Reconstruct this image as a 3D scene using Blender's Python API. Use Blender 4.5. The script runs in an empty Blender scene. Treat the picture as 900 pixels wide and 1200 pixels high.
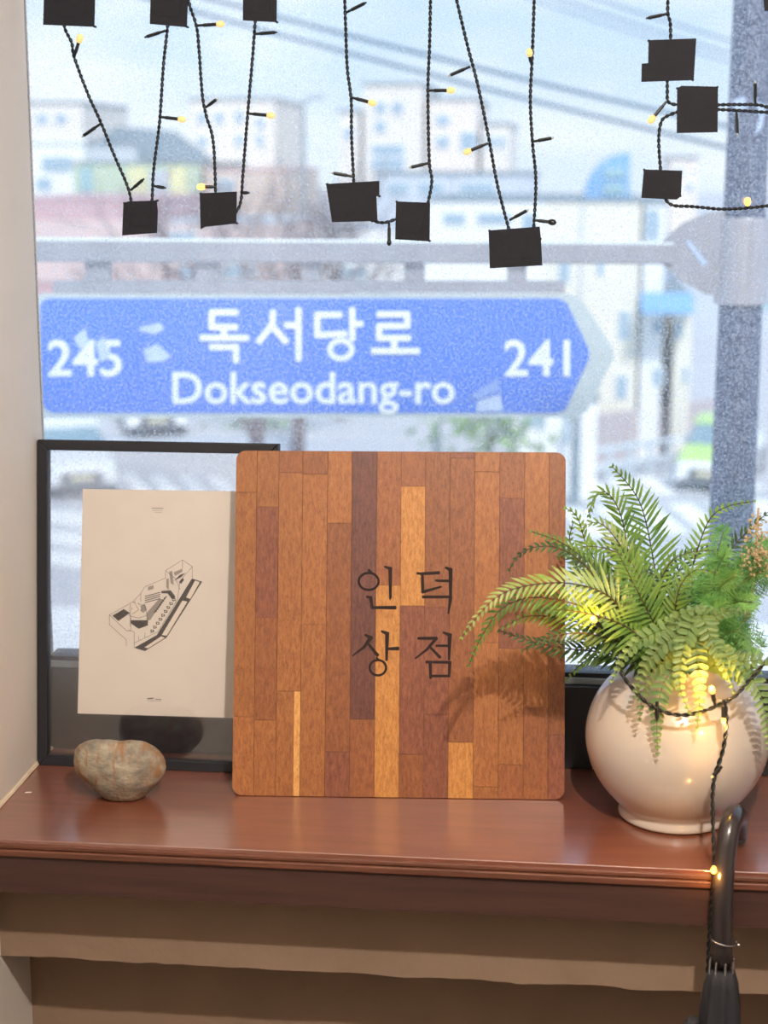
import bpy, math, random
from math import sin, cos, tan, pi, radians, sqrt, atan2
from mathutils import Vector as V, noise
random.seed(7)
S = bpy.context.scene
COL = S.collection
# ---------------------------------------------------------------- camera
F = 1966.0; PITCH = radians(11.8); YAW = radians(6.3); CAM = V((0, 0, 1.68))
fw = V((-sin(YAW)*cos(PITCH), cos(YAW)*cos(PITCH), -sin(PITCH)))
rt = V((cos(YAW), sin(YAW), 0)); up = rt.cross(fw)
cd = bpy.data.cameras.new('camera'); cam = bpy.data.objects.new('camera', cd); COL.objects.link(cam)
cam.location = CAM; cam.rotation_euler = (pi/2-PITCH, 0, YAW)
cd.sensor_fit = 'VERTICAL'; cd.sensor_height = 36; cd.sensor_width = 27; cd.lens = F/1200*36
cd.clip_start = 0.02; cd.clip_end = 2000
cd.dof.use_dof = True; cd.dof.focus_distance = 2.08; cd.dof.aperture_fstop = 4.3; cd.dof.aperture_blades = 0
S.camera = cam
S.view_settings.view_transform = 'Standard'; S.view_settings.look = 'None'
S.view_settings.gamma = 1; S.view_settings.use_curve_mapping = False
S.view_settings.exposure = 0.0
S.cycles.max_bounces = 8; S.cycles.transparent_max_bounces = 24; S.cycles.use_denoising = True
S.cycles.sample_clamp_indirect = 4; S.cycles.caustics_reflective = False; S.cycles.caustics_refractive = False
# world
wd = bpy.data.worlds.new('sky'); S.world = wd; wd.use_nodes = True
nt = wd.node_tree; N = nt.nodes; L = nt.links
for n in list(N): N.remove(n)
tc = N.new('ShaderNodeTexCoord'); sp = N.new('ShaderNodeSeparateXYZ'); L.new(tc.outputs['Generated'], sp.inputs[0])
mp = N.new('ShaderNodeMapping'); mp.inputs['Scale'].default_value = (4.5, 4.5, 16); L.new(tc.outputs['Generated'], mp.inputs[0])
nz = N.new('ShaderNodeTexNoise'); nz.inputs['Scale'].default_value = 1.3; nz.inputs['Detail'].default_value = 5
L.new(mp.outputs[0], nz.inputs['Vector'])
cr = N.new('ShaderNodeValToRGB'); cr.color_ramp.elements[0].position = .43; cr.color_ramp.elements[1].position = .68
cr.color_ramp.elements[0].color = (0, 0, 0, 1); L.new(nz.outputs[0], cr.inputs[0])
gr = N.new('ShaderNodeValToRGB'); L.new(sp.outputs[2], gr.inputs[0])
e = gr.color_ramp.elements; e[0].position = 0; e[0].color = (.66, .78, .88, 1); e[1].position = .5; e[1].color = (.36, .57, .86, 1)
k = e.new(.06); k.color = (.54, .72, .90, 1)
mx = N.new('ShaderNodeMixRGB'); mx.inputs[2].default_value = (.90, .94, .98, 1)
ml = N.new('ShaderNodeMath'); ml.operation = 'MULTIPLY'; ml.inputs[1].default_value = .75
L.new(cr.outputs[0], ml.inputs[0]); L.new(ml.outputs[0], mx.inputs[0]); L.new(gr.outputs[0], mx.inputs[1])
bg = N.new('ShaderNodeBackground'); bg.inputs[1].default_value = 1.3; L.new(mx.outputs[0], bg.inputs[0])
wo = N.new('ShaderNodeOutputWorld'); L.new(bg.outputs[0], wo.inputs[0])

def lamp(name, kind, loc, energy, color, size=.05, rot=None, sx=None, sy=None):
    d = bpy.data.lights.new(name, kind); o = bpy.data.objects.new(name, d); COL.objects.link(o)
    o.location = loc; d.energy = energy; d.color = color
    if kind == 'AREA':
        d.shape = 'RECTANGLE'; d.size = sx; d.size_y = sy
    elif kind == 'SUN': d.angle = size
    else: d.shadow_soft_size = size
    if rot: o.rotation_euler = rot
    return o
def aim(o, tgt): o.rotation_euler = (V(tgt)-o.location).to_track_quat('-Z', 'Y').to_euler()
# hazy sun over the roof of this building, falling on the fronts across the street
sun = lamp('sun', 'SUN', (0, -5, 12), 3.2, (1, .95, .88), radians(8)); aim(sun, (-4, 7, 0))
# warm ceiling spotlight (makes the fern shadow on the board) and an added soft fill light without a fixture
key = lamp('ceiling_spot_light', 'POINT', (.24, .40, 2.45), 150, (1, .88, .76), .025)
fill = lamp('fill_light', 'AREA', (.6, -1.2, 2.66), 5, (1, .92, .84), sx=1.2, sy=1.2); fill.rotation_euler = (0, 0, 0)

# ---------------------------------------------------------------- projection helpers (pixel of the photo -> point on a real plane)
def ray(x, y): return fw + rt*((x-450)/F) - up*((y-600)/F)
def atY(x, y, Y): d = ray(x, y); return CAM + d*(Y/d.y)
def atZ(x, y, Z): d = ray(x, y); return CAM + d*((Z-CAM.z)/d.z)
def atP(x, y, p0, n): d = ray(x, y); return CAM + d*((p0-CAM).dot(n)/d.dot(n))

# ---------------------------------------------------------------- materials
def lin(c):
    return tuple(((v/255)/12.92 if v/255 <= .04045 else ((v/255+.055)/1.055)**2.4) for v in c)+(1,)
MATS = {}
def mat(name, rgb, rough=.6, metal=0, bump=0, bscale=60, vary=0, vscale=8, coat=0, stretch=(1, 1, 1), trans=0, rgb2=None, emit=None, es=0, rnd=0, spec=None):
    m = bpy.data.materials.new(name); m.use_nodes = True; nt = m.node_tree; N = nt.nodes; L = nt.links
    b = N['Principled BSDF']; c = lin(rgb); b.inputs['Base Color'].default_value = c
    b.inputs['Roughness'].default_value = rough; b.inputs['Metallic'].default_value = metal
    if coat: b.inputs['Coat Weight'].default_value = coat; b.inputs['Coat Roughness'].default_value = .12
    if spec is not None: b.inputs['Specular IOR Level'].default_value = spec
    if emit: b.inputs['Emission Color'].default_value = lin(emit); b.inputs['Emission Strength'].default_value = es
    tc = N.new('ShaderNodeTexCoord'); mp = N.new('ShaderNodeMapping'); mp.inputs['Scale'].default_value = stretch
    oi = N.new('ShaderNodeObjectInfo')
    L.new(tc.outputs['Object'], mp.inputs[0])
    if rnd:
        ml = N.new('ShaderNodeMath'); ml.operation = 'MULTIPLY'; ml.inputs[1].default_value = 37
        L.new(oi.outputs['Random'], ml.inputs[0]); cb = N.new('ShaderNodeCombineXYZ')
        for i in range(3): L.new(ml.outputs[0], cb.inputs[i])
        L.new(cb.outputs[0], mp.inputs['Location'])
    col = None
    if vary or rgb2:
        nz = N.new('ShaderNodeTexNoise'); nz.inputs['Scale'].default_value = vscale; nz.inputs['Detail'].default_value = 6; nz.inputs['Roughness'].default_value = .6
        L.new(mp.outputs[0], nz.inputs['Vector'])
        r = N.new('ShaderNodeValToRGB'); L.new(nz.outputs[0], r.inputs[0])
        c2 = lin(rgb2) if rgb2 else tuple(v*(1-vary) for v in c[:3])+(1,)
        c1 = c if rgb2 else tuple(min(1, v*(1+vary)) for v in c[:3])+(1,)
        r.color_ramp.elements[0].position = .35; r.color_ramp.elements[1].position = .65
        r.color_ramp.elements[0].color = c2; r.color_ramp.elements[1].color = c1
        col = r.outputs[0]
    if rnd and col:
        hs = N.new('ShaderNodeHueSaturation'); L.new(col, hs.inputs['Color'])
        mr = N.new('ShaderNodeMapRange'); mr.inputs[3].default_value = 1-rnd; mr.inputs[4].default_value = 1+rnd
        L.new(oi.outputs['Random'], mr.inputs[0]); L.new(mr.outputs[0], hs.inputs['Value']); col = hs.outputs[0]
    if col: L.new(col, b.inputs['Base Color'])
    if bump:
        n2 = N.new('ShaderNodeTexNoise'); n2.inputs['Scale'].default_value = bscale; n2.inputs['Detail'].default_value = 4
        L.new(mp.outputs[0], n2.inputs['Vector'])
        bp = N.new('ShaderNodeBump'); bp.inputs['Strength'].default_value = bump; bp.inputs['Distance'].default_value = .002
        L.new(n2.outputs[0], bp.inputs['Height']); L.new(bp.outputs[0], b.inputs['Normal'])
    if trans:
        t = N.new('ShaderNodeBsdfTranslucent'); mix = N.new('ShaderNodeMixShader'); mix.inputs[0].default_value = trans
        if col: L.new(col, t.inputs[0])
        else: t.inputs[0].default_value = c
        L.new(b.outputs[0], mix.inputs[1]); L.new(t.outputs[0], mix.inputs[2]); L.new(mix.outputs[0], N['Material Output'].inputs[0])
    MATS[name] = m; return m
def glassmat(name, haze, tint=(1, 1, 1, 1), gloss=.05, hz=(.9, .93, .97, 1), mottle=False):
    m = bpy.data.materials.new(name); m.use_nodes = True; nt = m.node_tree; N = nt.nodes; L = nt.links
    for n in list(N): N.remove(n)
    o = N.new('ShaderNodeOutputMaterial'); t = N.new('ShaderNodeBsdfTransparent'); t.inputs[0].default_value = tint
    g = N.new('ShaderNodeBsdfGlossy'); g.inputs['Roughness'].default_value = .02
    tr = N.new('ShaderNodeBsdfTranslucent'); tr.inputs[0].default_value = hz
    a = N.new('ShaderNodeMixShader'); b = N.new('ShaderNodeMixShader'); a.inputs[0].default_value = haze
    if mottle:   # dusty film on the pane
        tc = N.new('ShaderNodeTexCoord'); nz = N.new('ShaderNodeTexNoise'); nz.inputs['Scale'].default_value = 300; nz.inputs['Detail'].default_value = 2
        L.new(tc.outputs['Object'], nz.inputs['Vector']); mr = N.new('ShaderNodeMapRange')
        mr.inputs[1].default_value = .46; mr.inputs[2].default_value = .70; mr.inputs[3].default_value = haze*.35; mr.inputs[4].default_value = haze*2.5
        L.new(nz.outputs[0], mr.inputs[0]); L.new(mr.outputs[0], a.inputs[0])
    b.inputs[0].default_value = gloss
    L.new(t.outputs[0], a.inputs[1]); L.new(tr.outputs[0], a.inputs[2]); L.new(a.outputs[0], b.inputs[1]); L.new(g.outputs[0], b.inputs[2]); L.new(b.outputs[0], o.inputs[0])
    MATS[name] = m; return m

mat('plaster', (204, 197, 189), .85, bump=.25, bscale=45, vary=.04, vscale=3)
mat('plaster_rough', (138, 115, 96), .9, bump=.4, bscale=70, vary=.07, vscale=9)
mat('ceiling_paint', (225, 220, 210), .9)
mat('floor_wood', (70, 50, 38), .5, vary=.2, vscale=4, stretch=(1, 8, 1))
mat('sill_wood', (122, 70, 52), .4, vary=.12, vscale=6, stretch=(1.2, 14, 14), bump=.02, bscale=30, coat=1)
MATS['sill_wood'].node_tree.nodes['Principled BSDF'].inputs['Coat IOR'].default_value = 2.5
MATS['sill_wood'].node_tree.nodes['Principled BSDF'].inputs['Coat Roughness'].default_value = .2
mat('sill_edge', (98, 58, 42), .45, vary=.3, vscale=9, stretch=(1, 30, 60), bump=.3, bscale=30)
mat('apron_wood', (62, 38, 32), .6, vary=.2, vscale=6, stretch=(1, 20, 20))
mat('caulk', (206, 190, 165), .7, vary=.1, vscale=40)
mat('black_alu', (24, 24, 28), .45, bump=.05)
mat('gasket', (150, 158, 160), .4)
mat('black_frame', (20, 22, 30), .55, bump=.15, bscale=120)
mat('paper', (228, 220, 212), .9, vary=.02, vscale=30, bump=.1, bscale=150)
mat('ink', (52, 48, 50), .8)
mat('ink_grey', (150, 143, 137), .8)
mat('print_white', (232, 222, 210), .9)
mat('board_core', (92, 50, 28), .6)
mat('burnt', (34, 18, 16), .85, bump=.3, bscale=300)
mat('ceramic', (190, 180, 170), .22, coat=.5, vary=.015, vscale=6, bump=.03, bscale=10)
mat('wire_black', (16, 20, 22), .45)
mat('holder_black', (14, 18, 20), .4)
mat('bulb_off', (170, 172, 165), .2, spec=.8)
mat('bulb_dim', (200, 170, 110), .4, emit=(255, 214, 140), es=.72)
mat('bulb_lit', (255, 190, 80), .3, emit=(255, 176, 70), es=4.5)
mat('tape_black', (12, 14, 26), .8, bump=.35, bscale=60)
mat('umbrella_handle', (36, 30, 32), .28, coat=.4)
mat('umbrella_cloth', (34, 34, 40), .8, bump=.3, bscale=50)
mat('chrome', (200, 200, 205), .2, metal=1)
mat('rock', (166, 156, 136), .75, rgb2=(104, 98, 88), vscale=26, stretch=(1.5, 1, 2.5), bump=.7, bscale=130)
mat('twig', (176, 156, 118), .8, vary=.2, vscale=60)
# rock: add rusty streaks
def rock_streaks():
    m = MATS['rock']; N = m.node_tree.nodes; L = m.node_tree.links; b = N['Principled BSDF']
    src = b.inputs['Base Color'].links[0].from_socket
    tc = N.new('ShaderNodeTexCoord'); mp = N.new('ShaderNodeMapping'); mp.inputs['Rotation'].default_value = (0, .9, 0); mp.inputs['Scale'].default_value = (60, 12, 14)
    nz = N.new('ShaderNodeTexNoise'); nz.inputs['Scale'].default_value = 1.4; nz.inputs['Detail'].default_value = 5; nz.inputs['Distortion'].default_value = 1.2
    L.new(tc.outputs['Object'], mp.inputs[0]); L.new(mp.outputs[0], nz.inputs['Vector'])
    r = N.new('ShaderNodeValToRGB'); r.color_ramp.elements[0].position = .5; r.color_ramp.elements[1].position = .66
    r.color_ramp.elements[0].color = (0, 0, 0, 1); r.color_ramp.elements[1].color = (.85, .85, .85, 1)
    L.new(nz.outputs[0], r.inputs[0]); mx = N.new('ShaderNodeMixRGB'); mx.inputs[2].default_value = lin((140, 98, 62))
    L.new(r.outputs[0], mx.inputs[0]); L.new(src, mx.inputs[1]); L.new(mx.outputs[0], b.inputs['Base Color'])
rock_streaks()
# board staves: five tones
TONES = {'L': ((190, 134, 70), (162, 106, 50)), 'M': ((160, 103, 55), (134, 80, 42)), 'N': ((146, 90, 51), (122, 70, 40)),
         'D': ((136, 82, 56), (108, 58, 42)), 'X': ((108, 64, 52), (84, 46, 40)), 'Y': ((220, 168, 100), (200, 142, 76))}
for kx, (a, b_) in TONES.items():
    m = mat('stave_'+kx, a, .42, rgb2=b_, vscale=12, stretch=(26, 26, .8), bump=.12, bscale=60, rnd=.09, coat=.1)
    # fine dark pores along the grain
    N = m.node_tree.nodes; L = m.node_tree.links; b = N['Principled BSDF']; src = b.inputs['Base Color'].links[0].from_socket
    tc = N.new('ShaderNodeTexCoord'); mp = N.new('ShaderNodeMapping'); mp.inputs['Scale'].default_value = (950, 950, 8)
    nz = N.new('ShaderNodeTexNoise'); nz.inputs['Scale'].default_value = 1; nz.inputs['Detail'].default_value = 2
    L.new(tc.outputs['Object'], mp.inputs[0]); L.new(mp.outputs[0], nz.inputs['Vector'])
    r = N.new('ShaderNodeValToRGB'); r.color_ramp.elements[0].position = .52; r.color_ramp.elements[1].position = .72
    r.color_ramp.elements[0].color = (1, 1, 1, 1); r.color_ramp.elements[1].color = (.66, .6, .55, 1)
    L.new(nz.outputs[0], r.inputs[0]); mx = N.new('ShaderNodeMixRGB'); mx.blend_type = 'MULTIPLY'; mx.inputs[0].default_value = 1
    L.new(src, mx.inputs[1]); L.new(r.outputs[0], mx.inputs[2]); L.new(mx.outputs[0], b.inputs['Base Color'])
def leafmat(n, a, b_): return mat(n, a, .5, rgb2=b_, vscale=30, trans=.38, rnd=.16)
leafmat('sword_leaf', (134, 166, 72), (84, 126, 56))
leafmat('sword_dark', (84, 116, 62), (48, 78, 50))
leafmat('sword_pale', (188, 206, 138), (138, 166, 78))
leafmat('blunt_leaf', (142, 166, 104), (106, 138, 84))
leafmat('fine_leaf', (140, 188, 106), (92, 150, 80))
mat('stem_green', (92, 110, 50), .6)
mat('stem_brown', (66, 48, 34), .6)
# outside: materials mostly paled, haze put into their colour
mat('sign_blue', (64, 118, 226), .5, vary=.08, vscale=140)
mat('sign_white', (226, 240, 246), .5)
mat('sign_back', (178, 196, 204), .5, vary=.04, vscale=20)
mat('residue', (176, 200, 238), .7, vary=.1, vscale=80)
mat('residue_blue', (120, 156, 226), .7)
mat('steel', (150, 155, 168), .5, metal=.15, vary=.08, vscale=14, stretch=(1, 1, .5))
mat('steel_band', (168, 170, 182), .4, metal=.25, vary=.12, vscale=18, stretch=(6, 6, .3))
def polemat():
    m = mat('pole_coat', (84, 100, 128), .6)
    N = m.node_tree.nodes; L = m.node_tree.links; b = N['Principled BSDF']
    tc = N.new('ShaderNodeTexCoord'); nz = N.new('ShaderNodeTexNoise'); nz.inputs['Scale'].default_value = 210; nz.inputs['Detail'].default_value = 2.5
    L.new(tc.outputs['Object'], nz.inputs['Vector']); r = N.new('ShaderNodeValToRGB')
    e = r.color_ramp.elements; e[0].position = .40; e[0].color = lin((36, 50, 80)); e[1].position = .68; e[1].color = lin((170, 182, 204))
    k = e.new(.53); k.color = lin((62, 78, 112))
    L.new(nz.outputs[0], r.inputs[0]); L.new(r.outputs[0], b.inputs['Base Color'])
polemat()
mat('asphalt', (192, 194, 200), .9, vary=.06, vscale=2)
mat('pavement', (240, 242, 244), .9, vary=.04, vscale=1)
mat('road_paint', (250, 250, 250), .7)
mat('car_white', (238, 242, 245), .3, coat=.5)
mat('car_lime', (190, 232, 110), .3, coat=.5)
mat('car_glass', (120, 150, 165), .1)
mat('car_dark', (60, 66, 76), .5)
mat('plate_white', (220, 214, 180), .5)
mat('tyre', (40, 40, 44), .8)
mat('tail_red', (235, 90, 110), .4)
for n, c in dict(w_cream=(228, 224, 210), w_white=(236, 238, 238), w_beige=(226, 220, 212), w_green=(186, 206, 180), w_yellow=(232, 232, 176), w_red=(196, 160, 164), w_pink=(214, 190, 186),
                 w_grey=(192, 202, 214), w_brown=(208, 190, 178), r_grey=(120, 138, 148), r_dark=(104, 118, 134), r_blue=(120, 176, 226), glass_far=(150, 176, 194), glass_teal=(150, 190, 200), w_tan=(232, 222, 212), fence_mauve=(192, 182, 186), rail_pale=(196, 208, 218)).items():
    mat(n, c, .8, vary=.04, vscale=.6)
mat('bark', (104, 92, 94), .9)
mat('cable', (58, 100, 124), .6)
mat('shrub_leaf', (140, 172, 110), .8, vary=.2, vscale=3)
glassmat('window_glass', .13, mottle=True)
glassmat('acrylic', .05, gloss=.06, hz=(.8, .78, .76, 1))

# ---------------------------------------------------------------- mesh helpers
class MB:
    def __init__(s): s.v = []; s.f = []
    def add(s, vs, fs):
        o = len(s.v); s.v += [V(v) for v in vs]; s.f += [tuple(i+o for i in f) for f in fs]; return s
    def box(s, x0, x1, y0, y1, z0, z1):
        return s.add([(x0, y0, z0), (x1, y0, z0), (x1, y1, z0), (x0, y1, z0), (x0, y0, z1), (x1, y0, z1), (x1, y1, z1), (x0, y1, z1)],
                     [(0, 3, 2, 1), (4, 5, 6, 7), (0, 1, 5, 4), (1, 2, 6, 5), (2, 3, 7, 6), (3, 0, 4, 7)])
    def prism(s, pts, d):   # closed outline of points, extruded by vector d
        n = len(pts); d = V(d); a = [V(p) for p in pts]; b = [p+d for p in a]
        return s.add(a+b, [tuple(range(n)), tuple(range(2*n-1, n-1, -1))]+[(i, i+n, (i+1) % n+n, (i+1) % n) for i in range(n)])
    def tube(s, path, r, n=6, cap=True):
        path = [V(p) for p in path]; rs = r if isinstance(r, (list, tuple)) else [r]*len(path)
        ref = None; vs = []; fs = []
        for i, p in enumerate(path):
            t = (path[min(i+1, len(path)-1)]-path[max(i-1, 0)]).normalized()
            if ref is None: ref = t.cross(V((0, 0, 1)) if abs(t.z) < .9 else V((1, 0, 0))).normalized()
            ref = (ref-t*ref.dot(t)).normalized(); b = t.cross(ref)
            for k in range(n):
                a = 2*pi*k/n; vs.append(p+(ref*cos(a)+b*sin(a))*rs[i])
        for i in range(len(path)-1):
            for k in range(n): fs.append((i*n+k, i*n+(k+1) % n, (i+1)*n+(k+1) % n, (i+1)*n+k))
        if cap: fs.append(tuple(range(n-1, -1, -1))); fs.append(tuple((len(path)-1)*n+k for k in range(n)))
        return s.add(vs, fs)
    def lathe(s, prof, c, n=48):
        c = V(c); vs = []; fs = []
        for r, z in prof:
            for k in range(n): a = 2*pi*k/n; vs.append(c+V((r*cos(a), r*sin(a), z)))
        for i in range(len(prof)-1):
            for k in range(n): fs.append((i*n+k, i*n+(k+1) % n, (i+1)*n+(k+1) % n, (i+1)*n+k))
        return s.add(vs, fs)
    def ball(s, c, r, n=10, m=7, sz=1):
        return s.lathe([(max(1e-5, r*sin(pi*i/m)), -r*sz*cos(pi*i/m)) for i in range(m+1)], c, n)
def origin(o):
    p = V((0, 0, 0))
    while o is not None: p = p+o.location; o = o.parent
    return p
def obj(name, mb, m, parent=None, smooth=False, loc=None, bevel=0, solid=0):
    me = bpy.data.meshes.new(name)
    if parent is not None: base = origin(parent)
    elif loc is not None: base = V(loc)
    else:
        xs = [v.x for v in mb.v]; ys = [v.y for v in mb.v]; zs = [v.z for v in mb.v]
        base = V(((min(xs)+max(xs))/2, (min(ys)+max(ys))/2, min(zs)))
    me.from_pydata([tuple(v-base) for v in mb.v], [], mb.f); me.update()
    import bmesh
    bm = bmesh.new(); bm.from_mesh(me); bmesh.ops.recalc_face_normals(bm, faces=bm.faces); bm.to_mesh(me); bm.free()
    me.materials.append(MATS[m])
    if smooth:
        for p in me.polygons: p.use_smooth = True
    o = bpy.data.objects.new(name, me); COL.objects.link(o)
    if parent is not None: o.parent = parent
    else: o.location = base
    if bevel:
        b = o.modifiers.new('b', 'BEVEL'); b.width = bevel; b.segments = 3; b.limit_method = 'ANGLE'
    return o
def tag(o, label, cat, group=None):
    o['label'] = label; o['category'] = cat
    if group: o['group'] = group
    return o
def thing(name, label, cat, loc, group=None):
    o = bpy.data.objects.new(name, None); COL.objects.link(o); o.location = loc; o.empty_display_size = .05
    return tag(o, label, cat, group)
def struct(o): o['kind'] = 'structure'; return o
def spline(pts, n=8):
    pts = [V(p) for p in pts]; out = []
    P = [pts[0]*2-pts[1]]+pts+[pts[-1]*2-pts[-2]]
    for i in range(1, len(P)-2):
        for k in range(n):
            t = k/n; a, b, c, d = P[i-1], P[i], P[i+1], P[i+2]
            out.append(.5*((2*b)+(c-a)*t+(2*a-5*b+4*c-d)*t*t+(3*b-a-3*c+d)*t**3))
    out.append(pts[-1]); return out
def resample(pts, step):
    out = [pts[0]]; acc = 0
    for a, b in zip(pts, pts[1:]):
        l = (b-a).length; d = step-acc
        while d <= l: out.append(a.lerp(b, d/l)); d += step
        acc = (acc+l) % step if l > 0 else acc
        acc = l-(d-step)
    return out

# ---------------------------------------------------------------- room shell
WX = -.687; RX = 1.9; BY = -2.6; CZ = 2.7; GY = 2.12
o = struct(obj('floor', MB().box(WX-.2, RX+.2, BY-.2, 2.25, -.12, 0), 'floor_wood'))
struct(obj('ceiling', MB().box(WX-.2, RX+.2, BY-.2, 2.25, CZ, CZ+.12), 'ceiling_paint'))
struct(obj('wall_left', MB().box(WX-.16, WX, BY-.2, 2.13, 0, CZ), 'plaster'))
struct(obj('wall_right', MB().box(RX, RX+.16, BY-.2, 2.25, 0, CZ), 'plaster'))
struct(obj('wall_back', MB().box(WX, RX, BY-.16, BY, 0, CZ), 'plaster'))
wf = MB().box(WX, RX, 1.977, 2.25, 0, .74)                     # back of the niche under the sill
wf.box(WX, RX, 2.10, 2.25, .74, .886); wf.box(1.3, RX, 2.0, 2.25, .9, CZ); wf.box(WX, 1.3, 2.0, 2.25, 2.45, CZ)
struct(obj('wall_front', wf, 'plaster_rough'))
# plaster beam below the sill with a rough lower edge
hb = MB(); n = 160; vs = []; fs = []
for i in range(n+1):
    x = WX+(RX-WX)*i/n
    zb = .7115+.0035*noise.noise(V((x*14, 0, 0)))+.002*noise.noise(V((x*60, 3, 0)))
    vs += [(x, 1.87, .886), (x, 1.87, zb), (x, 2.1, zb+.002), (x, 2.1, .886)]
for i in range(n):
    for k in range(4): fs.append((i*4+k, i*4+(k+1) % 4, i*4+4+(k+1) % 4, i*4+4+k))
fs += [(0, 1, 2, 3), (n*4+3, n*4+2, n*4+1, n*4)]
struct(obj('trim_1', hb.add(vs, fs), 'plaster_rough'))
# sill
sl = struct(obj('trim_2', MB().box(WX, 1.3, 1.793, 2.25, .886, .9), 'sill_wood', bevel=.0012))
obj('edge_strip', MB().box(WX, 1.3, 1.790, 1.80, .8895, .8945), 'sill_edge', sl, bevel=.001)
obj('edge_strip', MB().box(WX, 1.3, 1.787, 1.80, .8805, .8885), 'sill_edge', sl, bevel=.0015)
obj('apron', MB().box(WX, 1.3, 1.792, 1.87, .834, .8805), 'apron_wood', sl)
cb = MB(); cb.tube([(WX+.001, 1.80+i*.03, .9012+.0006*noise.noise(V((i*3.1, 0, 0)))) for i in range(11)], .0032, 6)
struct(obj('trim_3', cb, 'caulk'))
# window
w = struct(thing('window_1', 'w', 'w', (.3, 2.16, .9))); del w['label'], w['category']
obj('bottom_rail', MB().box(WX, 1.3, 2.10, 2.20, .9, 1.013), 'black_alu', w, bevel=.002)
obj('glazing_bead', MB().box(WX, 1.3, 2.108, 2.16, 1.0132, 1.0215), 'gasket', w, bevel=.001)
obj('gasket', MB().box(WX, 1.3, 2.113, 2.15, 1.0216, 1.0275), 'black_alu', w)
obj('glass_pane', MB().box(WX, 1.3, GY, GY+.006, 1.025, 2.44), 'window_glass', w)
obj('top_rail', MB().box(WX, 1.3, 2.10, 2.20, 2.40, 2.45), 'black_alu', w)
# ceiling spot housing
t = thing('ceiling_spotlight', 'small round black ceiling spotlight above the window sill', 'lamp', (.24, .40, CZ))
obj('mount', MB().lathe([(.001, 0), (.05, 0), (.05, -.015), (.008, -.016), (.008, -.195), (.035, -.20), (.035, -.215), (.001, -.215)], (.24, .40, CZ), 24), 'black_alu', t)
obj('bulb', MB().ball((.24, .40, CZ-.229), .014), 'bulb_lit', t)

# ---------------------------------------------------------------- picture frame
FB, FT = 2.036, 2.093       # front plane: bottom and top Y
fz0, fz1 = .9, 1.326
fdir = V((0, FT-FB, fz1-fz0)).normalized(); fn = V((0, -fdir.z, fdir.y)); fl = V((0, FT-FB, fz1-fz0)).length
fo = V((WX+.002, FB, fz0)); fx = V((1, 0, 0)); FWID = .318
def fp(u, v, d=0): return fo+fx*u+fdir*v+fn*d
pf = thing('picture_frame', 'black framed clear picture leaning on the window with a small shop drawing floating inside', 'picture frame', fp(FWID/2, 0))
bw = .0135
def mitre(name, a, b, c, d):
    obj(name, MB().prism([fp(*a), fp(*b), fp(*c), fp(*d)], -fn*.016), 'black_frame', pf, bevel=.0012)
W_, H_ = FWID, fl
mitre('frame_bar', (0, 0), (W_, 0), (W_-bw, bw), (bw, bw)); mitre('frame_bar', (0, H_), (bw, H_-bw), (W_-bw, H_-bw), (W_, H_))
mitre('frame_bar', (0, 0), (bw, bw), (bw, H_-bw), (0, H_)); mitre('frame_bar', (W_, 0), (W_, H_), (W_-bw, H_-bw), (W_-bw, bw))
obj('glazing', MB().prism([fp(bw, bw, -.004), fp(W_-bw, bw, -.004), fp(W_-bw, H_-bw, -.004), fp(bw, H_-bw, -.004)], -fn*.001), 'acrylic', pf)
obj('glazing', MB().prism([fp(bw, bw, -.011), fp(W_-bw, bw, -.011), fp(W_-bw, H_-bw, -.011), fp(bw, H_-bw, -.011)], -fn*.001), 'acrylic', pf)
pp = fp(0, 0, -.0075)
def fpx(x, y, off=0): return atP(x, y, fo+fn*(-.0075+off), fn)
paper = obj('paper', MB().prism([fpx(97, 573), fpx(299, 576), fpx(292.5, 842), fpx(91, 836)], -fn*.0004), 'paper', pf)
# the printed drawing: flat ink, coordinates taken in a 190x290 box enlarged 4.137 times
def pr(x, y, off=.0001): return fpx(90+x/4.137, 560+y/4.137, off)
ink = MB(); grey = MB(); wh = MB()
def poly(mb, pts, off=.0002): mb.prism([pr(*p, off=off) for p in pts], -fn*.0001)
def line(mb, pts, w=1.6, off=.0003):
    for (x0, y0), (x1, y1) in zip(pts, pts[1:]):
        l = math.hypot(x1-x0, y1-y0) or 1; nx, ny = -(y1-y0)/l*w/2, (x1-x0)/l*w/2
        poly(mb, [(x0+nx, y0+ny), (x1+nx, y1+ny), (x1-nx, y1-ny), (x0-nx, y0-ny)], off)
poly(ink, [(558, 488), (608, 503), (435, 775), (330, 840), (278, 824), (388, 762)])
poly(wh, [(573, 498), (596, 505), (550, 587), (530, 580)], .0004)
poly(wh, [(512, 595), (536, 600), (436, 765), (412, 762)], .0004)
poly(wh, [(328, 822), (410, 768), (426, 776), (345, 826)], .0004)
poly(ink, [(172, 668), (228, 636), (258, 655), (202, 694)])
poly(ink, [(262, 690), (345, 690), (345, 715), (300, 732), (262, 705)])
poly(ink, [(410, 548), (455, 545), (478, 575), (470, 600), (440, 560), (410, 560)])
poly(ink, [(470, 500), (500, 470), (528, 460), (505, 482)]); poly(ink, [(495, 505), (515, 485), (520, 495), (505, 515)])
for i in range(9):
    x, y = 470-i*13, 590+i*19
    poly(ink, [(x-9, y-7), (x+8, y-5), (x+9, y+6), (x-7, y+8)]); line(wh, [(x-4, y), (x+4, y)], 5, .0005)
for i in range(4): line(ink, [(330, 575+i*10), (405, 555+i*10)], 4)
for i in range(8): line(ink, [(372+i*7, 655-i*10), (388+i*7, 645-i*10)], 5)
poly(grey, [(345, 528), (372, 520), (372, 538), (345, 546)]); poly(grey, [(470, 458), (512, 440), (512, 455), (475, 476)])
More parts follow.
